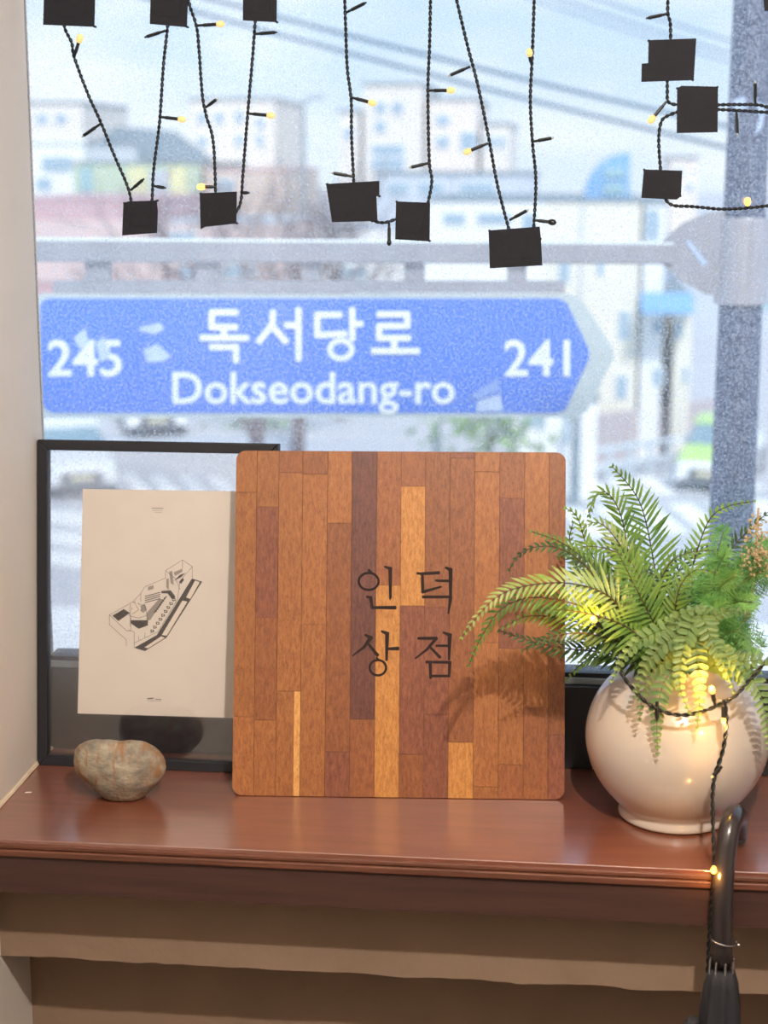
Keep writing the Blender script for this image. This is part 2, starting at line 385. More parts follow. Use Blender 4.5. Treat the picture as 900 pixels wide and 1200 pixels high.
poly(grey, [(338, 655), (400, 585), (420, 590), (356, 690), (338, 690)]); poly(grey, [(434, 490), (446, 488), (446, 545), (434, 530)])
poly(grey, [(448, 455), (462, 450), (470, 520), (455, 510)]); poly(grey, [(290, 630), (330, 610), (340, 640), (322, 655)])
for d in ([(158, 665), (158, 712), (240, 785), (240, 815)], [(158, 665), (240, 740), (278, 745), (278, 824)], [(158, 665), (270, 602), (310, 560), (330, 528), (430, 486), (430, 450), (512, 398), (560, 430), (560, 488)],
          [(430, 450), (480, 490), (500, 540)], [(512, 398), (512, 440)], [(560, 430), (500, 500), (488, 590), (395, 745), (280, 800)], [(228, 636), (262, 670), (262, 740), (240, 740)],
          [(310, 560), (310, 600)], [(258, 612), (258, 720)], [(270, 602), (330, 620), (345, 690)], [(300, 765), (300, 790)], [(330, 750), (330, 775)], [(360, 735), (360, 755)], [(265, 640), (280, 600), (300, 610), (310, 640), (290, 665), (268, 660)], [(262, 670), (300, 680), (342, 665)]):
    line(ink, d, 1.8)
poly(wh, [(268, 612), (290, 600), (312, 630), (300, 668), (270, 664)], .0004); line(grey, [(280, 604), (300, 640), (270, 660)], 3, .0006)
for i, (a, b_) in enumerate(((362, 420), (366, 416), (376, 412))): line(ink, [(a, 147+i*10), (b_, 147+i*10)], 2.6 if i == 0 else 1.4)
line(ink, [(342, 1071), (372, 1068)], 5); line(ink, [(378, 1073), (410, 1074)], 3); line(ink, [(342, 1080), (410, 1082)], 1.3)
for nm_, mb_, mt_ in (('drawing', ink, 'ink'), ('drawing_tint', grey, 'ink_grey'), ('drawing_white', wh, 'print_white')): obj(nm_, mb_, mt_, paper)['kind'] = 'stuff'

# ---------------------------------------------------------------- wooden board
b0 = V((-.408, 1.957, .9008)); b1 = V((.007, 1.988, .9008))
bx = (b1-b0).normalized(); lean = .105; BL = .434
byv = V((0, 0, 1)).cross(bx).normalized()          # points away from the window wall? fix sign below
if byv.y < 0: byv = -byv
bu = (V((0, 0, 1))*sqrt(BL**2-lean**2)+byv*lean).normalized(); bn = bx.cross(bu)
if bn.y > 0: bn = -bn                                # front normal, towards the room
BW = (b1-b0).length; TH = .02
def bp(u, v, d=0): return b0+bx*u+bu*v+bn*d
def bpx(x, y, d=0): return atP(x, y, b0+bn*d, bn)
def board_uv(p): q = p-b0; return q.dot(bx), q.dot(bu)
board = thing('wooden_board', 'square butcher block board of brown staves with burnt Korean letters, leaning on the window', 'board', bp(BW/2, 0))
R_ = .0125
def rrect(w, h, r, ins=0, k=6):
    out = []
    for cx, cy, a0 in ((w-r, r, -90), (w-r, h-r, 0), (r, h-r, 90), (r, r, 180)):
        for i in range(k+1): a = radians(a0+90*i/k); out.append((cx+(r-ins)*cos(a), cy+(r-ins)*sin(a)))
    return out
obj('core', MB().prism([bp(u, v, -.002) for u, v in rrect(BW, BL, R_, .0003)], -bn*(TH-.002)), 'board_core', board, bevel=.0012)
edges = [0]+[x/379*BW for x in (24.4, 49.7, 77.3, 106, 134, 162.6, 190.5, 218.4, 246.6, 275, 303.6, 332, 360)]+[BW]
cols = [[(577, 'M'), (840, 'M'), (0, 'M')], [(594, 'M'), (724, 'D'), (844, 'N'), (0, 'M')], [(554, 'N'), (810, 'M'), (0, 'Ms')], [(556, 'N'), (732, 'M'), (0, 'M')],
        [(613, 'M'), (881, 'N'), (0, 'D')], [(706, 'X'), (843, 'X'), (0, 'N')], [(686, 'N'), (0, 'L')], [(570, 'N'), (710, 'L'), (884, 'D'), (0, 'N')], [(712, 'N'), (837, 'D'), (0, 'D')],
        [(537, 'D'), (870, 'N'), (0, 'L')], [(553, 'M'), (753, 'M'), (922, 'M'), (0, 'M')], [(584, 'N'), (760, 'D'), (896, 'M'), (0, 'N')], [(829, 'M'), (0, 'N')], [(861, 'N'), (0, 'D')]]
g_ = .00022
rr = rrect(BW, BL, R_, 0, 8)
def clipx(poly_, x, keep_gt):
    out = []
    for (a, b_) in zip(poly_, poly_[1:]+poly_[:1]):
        ia = (a[0] > x) == keep_gt; ib = (b_[0] > x) == keep_gt
        if ia: out.append(a)
        if ia != ib: t_ = (x-a[0])/(b_[0]-a[0]); out.append((x, a[1]+(b_[1]-a[1])*t_))
    return out
def clipy(p, y, gt): return [(b_, a) for a, b_ in clipx([(q[1], q[0]) for q in p], y, gt)]
for ci, col_ in enumerate(cols):
    vt = BL+1; 
    for (yb, tone) in col_:
        um = (edges[ci]+edges[ci+1])/2
        if yb: p = bp(um, 0); xx_ = 285+379*um/BW-6*(yb-530)/400; v0 = board_uv(bpx(xx_, yb))[1]
        else: v0 = -1
        rects = [(edges[ci], edges[ci+1], tone[0])]
        if tone == 'Ms': m_ = edges[ci+1]-.008; rects = [(edges[ci], edges[ci+1], 'M')]
        for u0, u1, tn in rects:
            q = clipy(clipy(clipx(clipx(rr, u0+g_, True), u1-g_, False), v0+g_, True), vt-g_, False)
            if len(q) > 2:
                dd = random.uniform(-.00015, .00015)
                so = obj('stave', MB().prism([bp(a, b_, dd) for a, b_ in q], -bn*.004), 'stave_'+tn, board)
                if tone == 'Ms':
                    z1 = v0 if v0 > 0 else 0; q2 = clipx(q, m_, True)
                    obj('sapwood_streak', MB().prism([bp(a, b_, dd+.0001) for a, b_ in q2], -bn*.0005), 'stave_Y', so)
        vt = v0
# burnt lettering, brush style: strokes in a 6x enlargement starting at (400,650)
SK = [0]
def stroke(mb, pts, ws, mapf, thick, dirn):
    n = len(pts)
    for i in range(n-1):
        (x0, y0), (x1, y1) = pts[i], pts[i+1]; w0, w1 = ws[i]/2, ws[i+1]/2
        l = math.hypot(x1-x0, y1-y0) or 1; tx, ty = (x1-x0)/l, (y1-y0)/l
        e0 = w0*.55; e1 = w1*.55; x0 -= tx*e0; y0 -= ty*e0; x1 += tx*e1; y1 += ty*e1
        q = [(x0-ty*w0, y0+tx*w0), (x1-ty*w1, y1+tx*w1), (x1+tx*w1*.35, y1+ty*w1*.35), (x1+ty*w1, y1-tx*w1), (x0+ty*w0, y0-tx*w0)]
        SK[0] = (SK[0]+1) % 7; dz = -dirn*(.00004*SK[0]); mb.prism([mapf(*p)+dz*(25 if thick > .0009 else 1) for p in q], dirn*thick)
def ring(mb, cx, cy, rx, ry, w, mapf, thick, dirn, n=24):
    for i in range(n):
        a, b_ = 2*pi*i/n, 2*pi*(i+1)/n+.02
        mb.prism([mapf(cx+cos(t_)*(rx+s_*w/2), cy+sin(t_)*(ry+s_*w/2)) for t_, s_ in ((a, -1), (a, 1), (b_, 1), (b_, -1))], dirn*thick)
mf = lambda x, y: bpx(400+x/6, 650+y/6, .0004)
letters = [
    [('o', 192, 188, 70, 60, 17), [(192, 106, 14), (206, 124, 20)], [(303, 84, 10), (344, 98, 24), (345, 300, 17), (342, 318, 5)], [(180, 296, 14), (207, 302, 20), (216, 372, 18), (378, 372, 22)]],
    [[(533, 130, 14), (560, 134, 18), (685, 127, 20)], [(570, 134, 18), (572, 262, 20), (700, 226, 12)], [(663, 182, 14), (765, 185, 16)], [(732, 90, 12), (768, 106, 26), (768, 285, 18)], [(573, 297, 18), (765, 297, 16), (768, 300, 24), (753, 412, 10)]],
    [[(168, 564, 14), (206, 584, 26), (160, 650, 18), (80, 710, 9)], [(185, 622, 14), (254, 706, 22)], [(282, 538, 12), (322, 555, 26), (318, 740, 16)], [(325, 662, 16), (396, 660, 24)], ('o', 257, 795, 58, 54, 17), [(247, 722, 12), (258, 738, 16)]],
    [[(540, 588, 16), (668, 588, 20), (600, 668, 16), (520, 730, 10)], [(622, 648, 14), (692, 720, 20)], [(667, 640, 14), (760, 641, 16)], [(717, 546, 12), (762, 566, 26), (757, 736, 14)], [(597, 755, 16), (765, 757, 18)], [(624, 760, 20), (628, 866, 16)], [(763, 757, 20), (757, 856, 16)], [(628, 853, 16), (758, 853, 16)]]]
for lt in letters:
    mb = MB()
    for s_ in lt:
        if s_[0] == 'o': ring(mb, s_[1], s_[2], s_[3], s_[4], s_[5], mf, .0005, -bn)
        else: stroke(mb, [(a, b_) for a, b_, c in s_], [c*1.15 for a, b_, c in s_], mf, .0005, -bn)
    obj('letter', mb, 'burnt', board)

# ---------------------------------------------------------------- rock
rc = atZ(140, 938, .9); rc.z = .9; RY = rc.y
out = [(86, 888), (90, 874), (103, 868), (122, 867.5), (142, 869), (160, 867), (176, 872), (190, 884), (195, 898), (190, 912), (180, 922), (170, 932), (155, 939), (140, 940.5), (126, 937), (112, 925), (98, 914), (88, 902)]
ccx, ccy = 140, 900
tab = sorted((atan2(-(y-ccy), x-ccx), math.hypot(x-ccx, y-ccy)) for x, y in out)
def rad(a):
    tb = [(tab[-1][0]-2*pi, tab[-1][1])]+tab+[(tab[0][0]+2*pi, tab[0][1])]
    for (a0, r0), (a1, r1) in zip(tb, tb[1:]):
        if a0 <= a <= a1: t_ = (a-a0)/(a1-a0+1e-9); return r0+(r1-r0)*t_
cen = atY(ccx, ccy, RY+.012); sc = (cen-CAM).dot(fw)/F; mb = MB(); vs = []; fs = []; n1, n2 = 48, 28
vd = (cen-CAM).normalized()
for j in range(n2+1):
    ph = pi*j/n2
    for i in range(n1):
        a = -pi+2*pi*i/n1; r = rad(a)*sc; dpt = .036*cos(ph)
        rr_ = r*sin(ph)**.8
        p = cen+rt*(cos(a)*rr_)+up*(sin(a)*rr_)+vd*dpt
        nn = noise.fractal(p*28, .9, 2, 3)
        p = p+(p-cen).normalized()*(.0022*nn+.0015*abs(noise.noise(p*50)))
        p.z = max(p.z, .9003); vs.append(p)
for j in range(n2):
    for i in range(n1): fs.append((j*n1+i, j*n1+(i+1) % n1, (j+1)*n1+(i+1) % n1, (j+1)*n1+i))
tag(obj('rock', mb.add(vs, fs), 'rock', smooth=True), 'grey brown river stone with rusty streaks lying before the black picture frame', 'rock')
ch = atZ(33, 929, .9)
tag(obj('paint_chip', MB().prism([ch+V((-.004, -.001, 0)), ch+V((.003, .0005, 0)), ch+V((.004, .002, 0)), ch+V((-.002, .001, 0))], (0, 0, .0008)), 'print_white'), 'tiny white paint flake on the sill near the left wall', 'debris')

# ---------------------------------------------------------------- moon jar
VC = V((.140, 1.955, .9002))
outp = [(.030, .0), (.066, 0), (.0685, .003), (.0675, .010), (.065, .0135), (.071, .019), (.087, .036), (.100, .056), (.1085, .080), (.1112, .100), (.109, .122), (.101, .145), (.088, .165), (.071, .179), (.056, .186), (.054, .190), (.054, .198), (.0515, .2005), (.049, .198), (.049, .188), (.065, .178), (.09, .155), (.104, .11), (.098, .065), (.07, .02), (.001, .014)]
o = obj('moon_jar', MB().lathe([(.0005, .0)]+outp, VC, 96), 'ceramic', smooth=True)
tag(o, 'round white porcelain moon jar holding the ferns on the right of the sill', 'vase')
o.modifiers.new('s', 'SUBSURF').render_levels = 1

# ---------------------------------------------------------------- ferns
root = VC+V((0, 0, .17))
def leaflet(mb, p, d, side_n, l, w, style, curl):
    d = d.normalized(); s = d.cross(side_n).normalized(); nn = s.cross(d)
    if style == 'n':
        prof = ((0, .35), (.3, 1), (.7, .75), (1, 0))
    else:
        prof = ((0, .5), (.25, 1), (.75, 1), (.95, .6), (1, .15))
    vs = []; fs = []
    for t_, q in prof:
        c = p+d*(l*t_)-nn*(curl*l*t_*t_)
        vs += [c-s*(w*q/2)+nn*(w*.18*q), c, c+s*(w*q/2)+nn*(w*.18*q)]
    for i in range(len(prof)-1):
        o = i*3; fs += [(o, o+1, o+4, o+3), (o+1, o+2, o+5, o+4)]
    mb.add(vs, fs)
def frond(parent, pts, ll, lw, step, style='n', m='sword_leaf', ang=55, nrm=None, curl=.25, up_bias=.0, l_side=1, r_side=1, base=.25, stem='stem_brown', sr=.0011, nm='frond'):
    path = resample(spline(pts, 10), step); n = len(path); mb = MB(); st = MB()
    N0 = nrm or (-vd_at(path[n//2])*1.0+V((0, 0, .45)))
    N0 = (N0+V((random.uniform(-.25, .25), random.uniform(-.2, .2), random.uniform(-.2, .2)))).normalized()
    for i in range(n):
        u = i/(n-1)                       # 0 = root, 1 = tip
        if u < base*.55: continue
        t_ = (path[min(i+1, n-1)]-path[max(i-1, 0)]).normalized()
        s = t_.cross(N0)
        if s.length < .05: s = t_.cross(V((1, 0, 0)))
        s.normalize()
        env = min(1, (u-base*.55)/.25+.45)*min(1, ((1-u)*1.7+.12))
        for sd, k_ in ((1, l_side), (-1, r_side)):
            L_ = ll*env*k_*random.uniform(.88, 1.1)
            if L_ < .001: continue
            a = radians(ang+random.uniform(-6, 6)-18*u)
            d = t_*cos(a)+s*(sd*sin(a))+V((0, 0, up_bias))+N0*random.uniform(-.12, .12)
            leaflet(mb, path[i], d, N0, L_, lw*(.6+.4*env), style, curl)
    st.tube(path, [sr*(1.25-.8*i/(n-1)) for i in range(n)], 4)
    o = obj(nm, mb, m, parent); obj('stem', st, stem, o); return o
def vd_at(p): return (p-CAM).normalized()
def P3(lst):  # (x, y, Y) pixel plus real distance
    return [atY(*q) for q in lst]
sw = thing('sword_fern', 'long pointed sword fern fronds spilling left out of the white moon jar', 'plant', root)
def R(*more): return [(788, 790, 1.955)]+list(more)
SW = [
    (R((778, 730, 1.98), (768, 670, 2.0), (757, 612, 2.0), (744, 578, 1.99), (716, 545, 1.98)), .046, 'sword_leaf', dict(ang=60, base=.3)),
    (R((750, 720, 1.96), (738, 660, 1.95), (728, 605, 1.94), (712, 578, 1.93), (697, 581, 1.92), (690, 605, 1.91)), .040, 'sword_leaf', dict(ang=45, base=.35)),
    (R((745, 735, 1.94), (718, 690, 1.92), (690, 660, 1.91), (658, 636, 1.9), (620, 622, 1.89)), .026, 'sword_leaf', dict(base=.3)),
    (R((740, 740, 1.93), (705, 685, 1.91), (670, 650, 1.9), (640, 640, 1.89), (612, 647, 1.89), (596, 668, 1.885)), .022, 'sword_dark', dict(base=.35)),
    (R((745, 740, 1.90), (715, 700, 1.87), (670, 684, 1.85), (620, 686, 1.84), (585, 698, 1.83), (560, 722, 1.83), (538, 752, 1.83)), .036, 'sword_pale', dict(base=.25, l_side=1, r_side=.8)),
    (R((735, 755, 1.90), (690, 715, 1.87), (630, 700, 1.85), (590, 712, 1.84), (565, 745, 1.835), (549, 780, 1.83)), .030, 'sword_leaf', dict(base=.3)),
    (R((740, 765, 1.92), (700, 738, 1.89), (660, 725, 1.88), (620, 722, 1.87), (590, 735, 1.865)), .033, 'sword_leaf', dict(base=.25)),
    (R((745, 775, 1.92), (710, 765, 1.90), (665, 760, 1.89), (625, 752, 1.89), (582, 738, 1.89)), .028, 'sword_dark', dict(base=.2, nrm=V((.1, -.5, .5)))),
    (R((735, 775, 1.97), (705, 770, 1.98), (685, 775, 1.99), (664, 796, 2.0)), .02, 'sword_leaf', dict(base=.3)),
    (R((768, 735, 1.90), (748, 695, 1.87), (733, 665, 1.86), (719, 638, 1.86)), .045, 'sword_leaf', dict(ang=68, base=.15)),
    (R((780, 740, 1.93), (770, 700, 1.91), (785, 660, 1.9), (810, 647, 1.9), (840, 645, 1.9)), .024, 'sword_leaf', dict(base=.3)),
    (R((800, 730, 1.97), (808, 680, 1.98), (822, 630, 1.985), (836, 603, 1.985), (858, 592, 1.985), (886, 587, 1.985)), .024, 'sword_leaf', dict(base=.3)),
    (R((805, 740, 1.98), (830, 690, 2.0), (860, 640, 2.0), (903, 597, 2.0)), .03, 'sword_dark', dict(base=.3)),
    (R((765, 760, 1.9), (735, 735, 1.87), (700, 722, 1.86), (662, 715, 1.855), (625, 716, 1.85)), .034, 'sword_leaf', dict(base=.2)),
    (R((775, 740, 1.93), (760, 700, 1.93), (735, 655, 1.93), (690, 640, 1.93), (650, 655, 1.93)), .03, 'sword_leaf', dict(base=.3)),
    (R((790, 750, 1.93), (790, 710, 1.92), (775, 680, 1.92), (755, 668, 1.92)), .04, 'sword_dark', dict(base=.2)),
    (R((810, 760, 1.95), (825, 720, 1.95), (845, 680, 1.95), (880, 650, 1.95)), .034, 'sword_leaf', dict(base=.2)),
    (R((770, 765, 1.93), (745, 750, 1.92), (720, 745, 1.91), (690, 755, 1.9), (668, 770, 1.9)), .030, 'sword_dark', dict(base=.2)),
    (R((800, 760, 1.97), (780, 720, 2.0), (800, 660, 2.02), (830, 640, 2.03)), .04, 'sword_dark', dict(base=.2)),
    (R((745, 730, 1.97), (712, 680, 1.98), (688, 640, 1.98), (676, 605, 1.975), (660, 594, 1.97)), .032, 'sword_leaf', dict(ang=50, base=.3)),
    (R((765, 720, 1.95), (742, 670, 1.94), (722, 632, 1.93), (700, 612, 1.92), (675, 622, 1.91)), .034, 'sword_pale', dict(ang=48, base=.3)),
    (R((790, 730, 1.9), (796, 690, 1.88), (815, 668, 1.87), (842, 672, 1.87)), .026, 'sword_leaf', dict(base=.25)),
    (R((750, 765, 1.9), (720, 750, 1.87), (680, 742, 1.86), (640, 748, 1.855), (612, 762, 1.855)), .026, 'sword_dark', dict(base=.2)),
    (R((760, 750, 1.96), (725, 710, 1.98), (690, 690, 1.99), (668, 640, 1.99), (672, 610, 1.99)), .028, 'sword_leaf', dict(base=.25)),
]
for pts, ll, m, kw in SW:
    frond(sw, P3(pts), ll*1.06, .0046, .0078, m=m, **kw)
bl = thing('blunt_leaf_fern', 'grey green fern with blunt rounded leaflets drooping over the front of the jar', 'plant', root)
BR = [
    [(812, 745, 1.87), (780, 738, 1.85), (748, 752, 1.84), (728, 775, 1.835), (716, 800, 1.835)],
    [(815, 748, 1.87), (785, 750, 1.84), (760, 775, 1.83), (746, 805, 1.83), (744, 822, 1.83)],
    [(818, 725, 1.86), (805, 745, 1.83), (798, 775, 1.825), (797, 805, 1.825), (808, 835, 1.825)],
    [(820, 725, 1.86), (832, 745, 1.83), (846, 775, 1.825), (856, 800, 1.825), (860, 815, 1.825)],
    [(812, 750, 1.85), (818, 780, 1.83), (820, 815, 1.825), (817, 855, 1.825)],
    [(800, 775, 1.86), (778, 800, 1.84), (770, 840, 1.835), (771, 884, 1.835)],
    [(845, 780, 1.86), (875, 790, 1.84), (893, 820, 1.83), (902, 885, 1.83)],
    [(790, 770, 1.86), (762, 790, 1.84), (752, 820, 1.835), (749, 850, 1.835)],
    [(815, 745, 1.87), (838, 722, 1.85), (862, 716, 1.84), (886, 724, 1.84)],
    [(845, 770, 1.86), (870, 775, 1.84), (900, 775, 1.83), (915, 800, 1.83)],
    [(800, 750, 1.86), (790, 730, 1.85), (808, 716, 1.84), (835, 712, 1.84)],
    [(835, 760, 1.86), (850, 768, 1.84), (870, 792, 1.835), (882, 815, 1.835)]]
for i, p in enumerate(BR):
    frond(bl, P3([(805, 785, 1.93)]+p), .0185 if i < 6 else .017, .0066, .0080, 'b', 'blunt_leaf', ang=78, base=.35, curl=.1, stem='stem_green', sr=.0009, nrm=V((.15, -1, .35)))
af = thing('feathery_fern', 'bright green feathery fine leaved fern at the right of the jar', 'plant', root)
for i in range(22):
    ex = random.uniform(800, 925); ey = random.uniform(610, 790); Y = random.uniform(1.86, 1.99)
    if ex < 815 and ey < 660: ey += 60
    a = V(atY(815+random.uniform(-10, 30), 770, 1.93)); e_ = atY(ex, ey, Y); m_ = a.lerp(e_, .55)+V((0, 0, .025))
    path = resample(spline([root, a, m_, e_], 8), .004); mb = MB(); st = MB(); n = len(path)
    st.tube(path, .0007, 3)
    for j in range(int(n*.35), n):
        u = j/n; t_ = (path[min(j+1, n-1)]-path[j-1]).normalized()
        for sd in (-1, 1):
            nn = (V((random.uniform(-.6, .6), -1, random.uniform(-.3, .6)))).normalized(); s = t_.cross(nn).normalized()*sd
            L_ = .026*min(1, (1-u)*2+.25)*random.uniform(.6, 1.15); d = (t_*.75+s+V((0, 0, .25))).normalized()
            mb.add([path[j], path[j]+d*L_, path[j]+d*L_*.5+nn*.0004], [(0, 1, 2)])
            for q in range(4):
                b_ = path[j]+d*L_*(q+1)/4
                for s2 in (-1, 1):
                    dd = (d*.8+d.cross(nn)*s2*.8+V((random.uniform(-.2, .2),)*3)).normalized(); w_ = dd.cross(nn).normalized()*.00042
                    l2 = .0095*random.uniform(.7, 1.2)
                    mb.add([b_-w_, b_+dd*l2*.5-w_*1.2, b_+dd*l2, b_+dd*l2*.5+w_*1.2, b_+w_], [(0, 1, 2, 3, 4)])
    o = obj('frond', mb, 'fine_leaf', af); obj('stem', st, 'stem_green', o)
dt = thing('dried_stem', 'dried beige flower stalk standing among the feathery fern at right', 'plant', root)
pth = spline([root, atY(870, 730, 1.93), atY(884, 670, 1.92), atY(889, 595, 1.92)], 10)
obj('stem', MB().tube(pth, .0014, 5), 'twig', dt)
fl_ = MB()
for i in range(260):
    u = random.random()**.7; p = atY(887+random.gauss(0, 3.5+9*u), 600+u*75, 1.92+random.gauss(0, .008)); fl_.ball(p, random.uniform(.0009, .002), 5, 3)
f_ = obj('seed_head', fl_, 'twig', dt); f_['kind'] = 'stuff'

# ---------------------------------------------------------------- string lights
def twisted(parent, pts, r=.00115, off=.00125, pitch=.013, nm='wire', strands=2):
    path = resample(spline(pts, 10), .0022); ref = None; sp_ = [[] for _ in range(strands)]
    for i, p in enumerate(path):
        t_ = (path[min(i+1, len(path)-1)]-path[max(i-1, 0)]).normalized()
        if ref is None: ref = t_.cross(V((0, 1, .1))).normalized()
        ref = (ref-t_*ref.dot(t_)).normalized(); b_ = t_.cross(ref); a = 2*pi*i*.0022/pitch
        for k_ in range(strands):
            q = a+2*pi*k_/strands; sp_[k_].append(p+(ref*cos(q)+b_*sin(q))*off)
    mb = MB()
    for s_ in sp_: mb.tube(s_, r, 5)
    return obj(nm, mb, 'wire_black', parent, smooth=True)
def bulb(parent, a, b_, kind='off', r=.0022, tip=.0042):
    a = V(a); b_ = V(b_); d = (b_-a); l = d.length; d.normalize()
    h = obj('bulb_holder', MB().tube([a, a+d*l*.3, a+d*l*.34, b_], [r*.7, r*.75, r, r*.95], 8), 'holder_black', parent, smooth=False)
    c = b_+d*tip*.5
    tm = MB().tube([b_, b_+d*tip*.6, b_+d*tip*1.2, b_+d*tip*1.5], [tip*.42, tip*.62, tip*.5, tip*.12], 8)
    obj('bulb', tm, {'off': 'holder_black' if kind == 'blk' else 'bulb_off', 'blk': 'holder_black', 'dim': 'bulb_dim', 'lit': 'bulb_lit'}[kind], h, smooth=True)
    return c
WY = 2.1150
def Q(*pts): return [atY(x, y, WY) for x, y in pts]
s1 = thing('string_lights', 'fairy light string hanging in loops on the left half of the window', 'string lights', atY(180, -40, WY))
s2 = thing('string_lights', 'fairy light string hanging in loops down the middle of the window', 'string lights', atY(510, -40, WY))
s3 = thing('string_lights', 'fairy light string taped at the top right of the window before the pole', 'string lights', atY(784, -40, WY))
for s_, p in ((s1, [(76, 5), (75.5, 31), (84, 50), (87, 67), (103, 110), (118, 143), (133, 180), (150, 220), (155, 245)]), (s1, [(197, 5), (196.5, 30), (191.5, 77), (187, 143), (180, 200), (178, 245)]),
              (s1, [(219, -20), (222, 5), (230, 30), (233, 55), (237, 110), (241.5, 135), (250, 167), (253, 233)]), (s1, [(302, -20), (299, 25), (296, 67), (290, 137), (285, 200), (282, 237), (274, 252)]),
              (s2, [(403, -30), (405, 30), (407, 80), (411.5, 117), (412, 160), (415, 222)]), (s2, [(505, -30), (503.5, 50), (501.5, 107), (503, 187), (506, 213), (500, 245)]),
              (s2, [(425, 254), (447, 261), (467, 256)]), (s2, [(528, -30), (547, 50), (560, 100), (573, 163), (583, 217), (598, 275)]), (s2, [(627, -30), (624, 60), (621.5, 117), (624, 167), (628, 213), (625, 275)]),
              (s3, [(784, -30), (782.5, 13), (785.5, 27), (786, 55)]), (s3, [(782, 88), (782, 107), (782.5, 118), (788, 122), (800, 123)]), (s3, [(800, 129), (782, 136), (774.5, 144), (772, 167), (775, 210)]),
              (s3, [(774, 226), (787, 240), (811, 242), (844, 245), (873, 244), (900, 241), (925, 237), (960, 240)]), (s3, [(835, 123), (864, 122.5), (889, 123), (905, 126), (960, 126)]), (s3, [(835, 128), (867, 129.5), (900, 131.5), (960, 131)])):
    twisted(s_, Q(*p), r=.00115, off=.00125)
for s_, a, b_, k_ in ((s1, (87, 67), (92, 50), 'dim'), (s1, (118, 145), (98, 159), 'off'), (s1, (153, 223), (167, 211), 'blk'), (s1, (187, 137), (209, 139.5), 'dim'), (s1, (180, 218), (192, 220), 'blk'), (s1, (194, 36), (172, 43), 'blk'),
                       (s1, (231, 30), (254, 28.5), 'dim'), (s1, (241, 126), (253, 117), 'off'), (s1, (253, 219), (240, 219), 'lit'), (s1, (297, 40), (322, 38), 'blk'), (s1, (290, 133), (313, 135), 'dim'), (s1, (283, 226), (290, 226), 'blk'),
                       (s2, (405, 15), (427, 4), 'blk'), (s2, (411, 114), (432, 119.5), 'dim'), (s2, (414, 207), (391, 203), 'off'), (s2, (502, 106), (524, 106), 'dim'), (s2, (503, 191), (482, 196), 'off'), (s2, (551, 78), (528, 88), 'off'),
                       (s2, (572, 168), (552, 176), 'dim'), (s2, (597, 258), (617, 247), 'off'), (s2, (622, 74), (621, 66), 'dim'), (s2, (624, 166), (646, 162), 'off'), (s2, (626, 258), (643, 260), 'blk'), (s2, (456, 261), (456, 281), 'blk'),
                       (s3, (783, 16), (760, 21), 'blk'), (s3, (781, 119), (767, 136), 'dim'), (s3, (885, 122), (885, 98), 'off'), (s3, (863, 131), (864, 156), 'off'), (s3, (876, 244), (876, 240), 'lit')):
    dy = -.004; A = atY(*a, WY+dy*.3); B = atY(*b_, WY+dy)
    r = .0022; tp = .0068 if k_ in ('dim', 'lit') else .0022
    if b_ == (643, 260): tp = .0065
    if b_ == (456, 281): tp = .005
    if b_ in ((92, 50), (767, 136)): tp = .0075
    bulb(s_, A, B, k_, r, tp)
# black tape squares on the pane
TP = [([(52, -25), (112, -25), (110.5, 31.5), (50.5, 29)], 'large black tape square at the top edge of the picture, furthest left'),
      ([(177, -25), (221, -25), (219, 32), (175.5, 28)], 'black tape square at the top edge, second from left'),
      ([(285, -25), (325, -25), (324, 26), (284.5, 24)], 'black tape square at the top edge, third from left'),
      ([(144.5, 238), (150, 236), (183.5, 235), (185, 247), (184, 273), (143, 276)], 'small black tape square holding the leftmost loop of fairy lights'),
      ([(234, 226.5), (277.5, 224.5), (277, 262), (240, 266), (235, 269)], 'black tape square with an orange lit bulb at its corner'),
      ([(382, 215.5), (444.5, 212), (444.5, 230), (441, 230), (442.5, 259), (389, 260.5)], 'wide notched black tape patch holding wires in the middle of the window'),
      ([(464, 236), (504, 237.5), (503.5, 283), (463, 280.5)], 'black tape square just right of the notched middle patch'),
      ([(572.5, 270), (632.5, 265.5), (634, 280), (635.5, 311), (574, 314.5)], 'lowest black tape patch, overlapping the grey sign rail'),
      ([(760, 47), (816, 45), (813, 94), (751.5, 96), (752, 74.5), (759.5, 74)], 'upper stepped black tape patch left of the street pole'),
      ([(793.5, 103), (799, 100.5), (841.5, 101.5), (841, 155), (793, 156)], 'black tape square with two wires running right across the pole'),
      ([(754.5, 198.5), (799.5, 200), (798, 230), (793, 234), (751.5, 232)], 'lower black tape patch above the sign bracket plate'),
      ([(892, -25), (940, -25), (940, 9), (896, 13)], 'black tape corner at the top right over the pole')]
for pts, lb in TP:
    q = [atY(x, y, 2.1115) for x, y in pts]
    c = sum(q, V((0, 0, 0)))/len(q)
    # subdivided, slightly wrinkled patch with thickness
    mb = MB(); mb.prism(q, (0, .0008, 0)); mb.prism([c+(p-c)*.6+V((0, -.0006, 0)) for p in q], (0, .0007, 0))
    mb.tube([c+(q[0]-c)*.98+V((0, .001, 0)), c+(q[0]-c)*.98+V((0, GY-2.1115, 0))], .0015, 5)
    mb.tube([c+(q[2]-c)*.98+V((0, .001, 0)), c+(q[2]-c)*.98+V((0, GY-2.1115, 0))], .0015, 5)
    tag(obj('tape_patch', mb, 'tape_black'), lb, 'tape', 'black tape patches on the window')
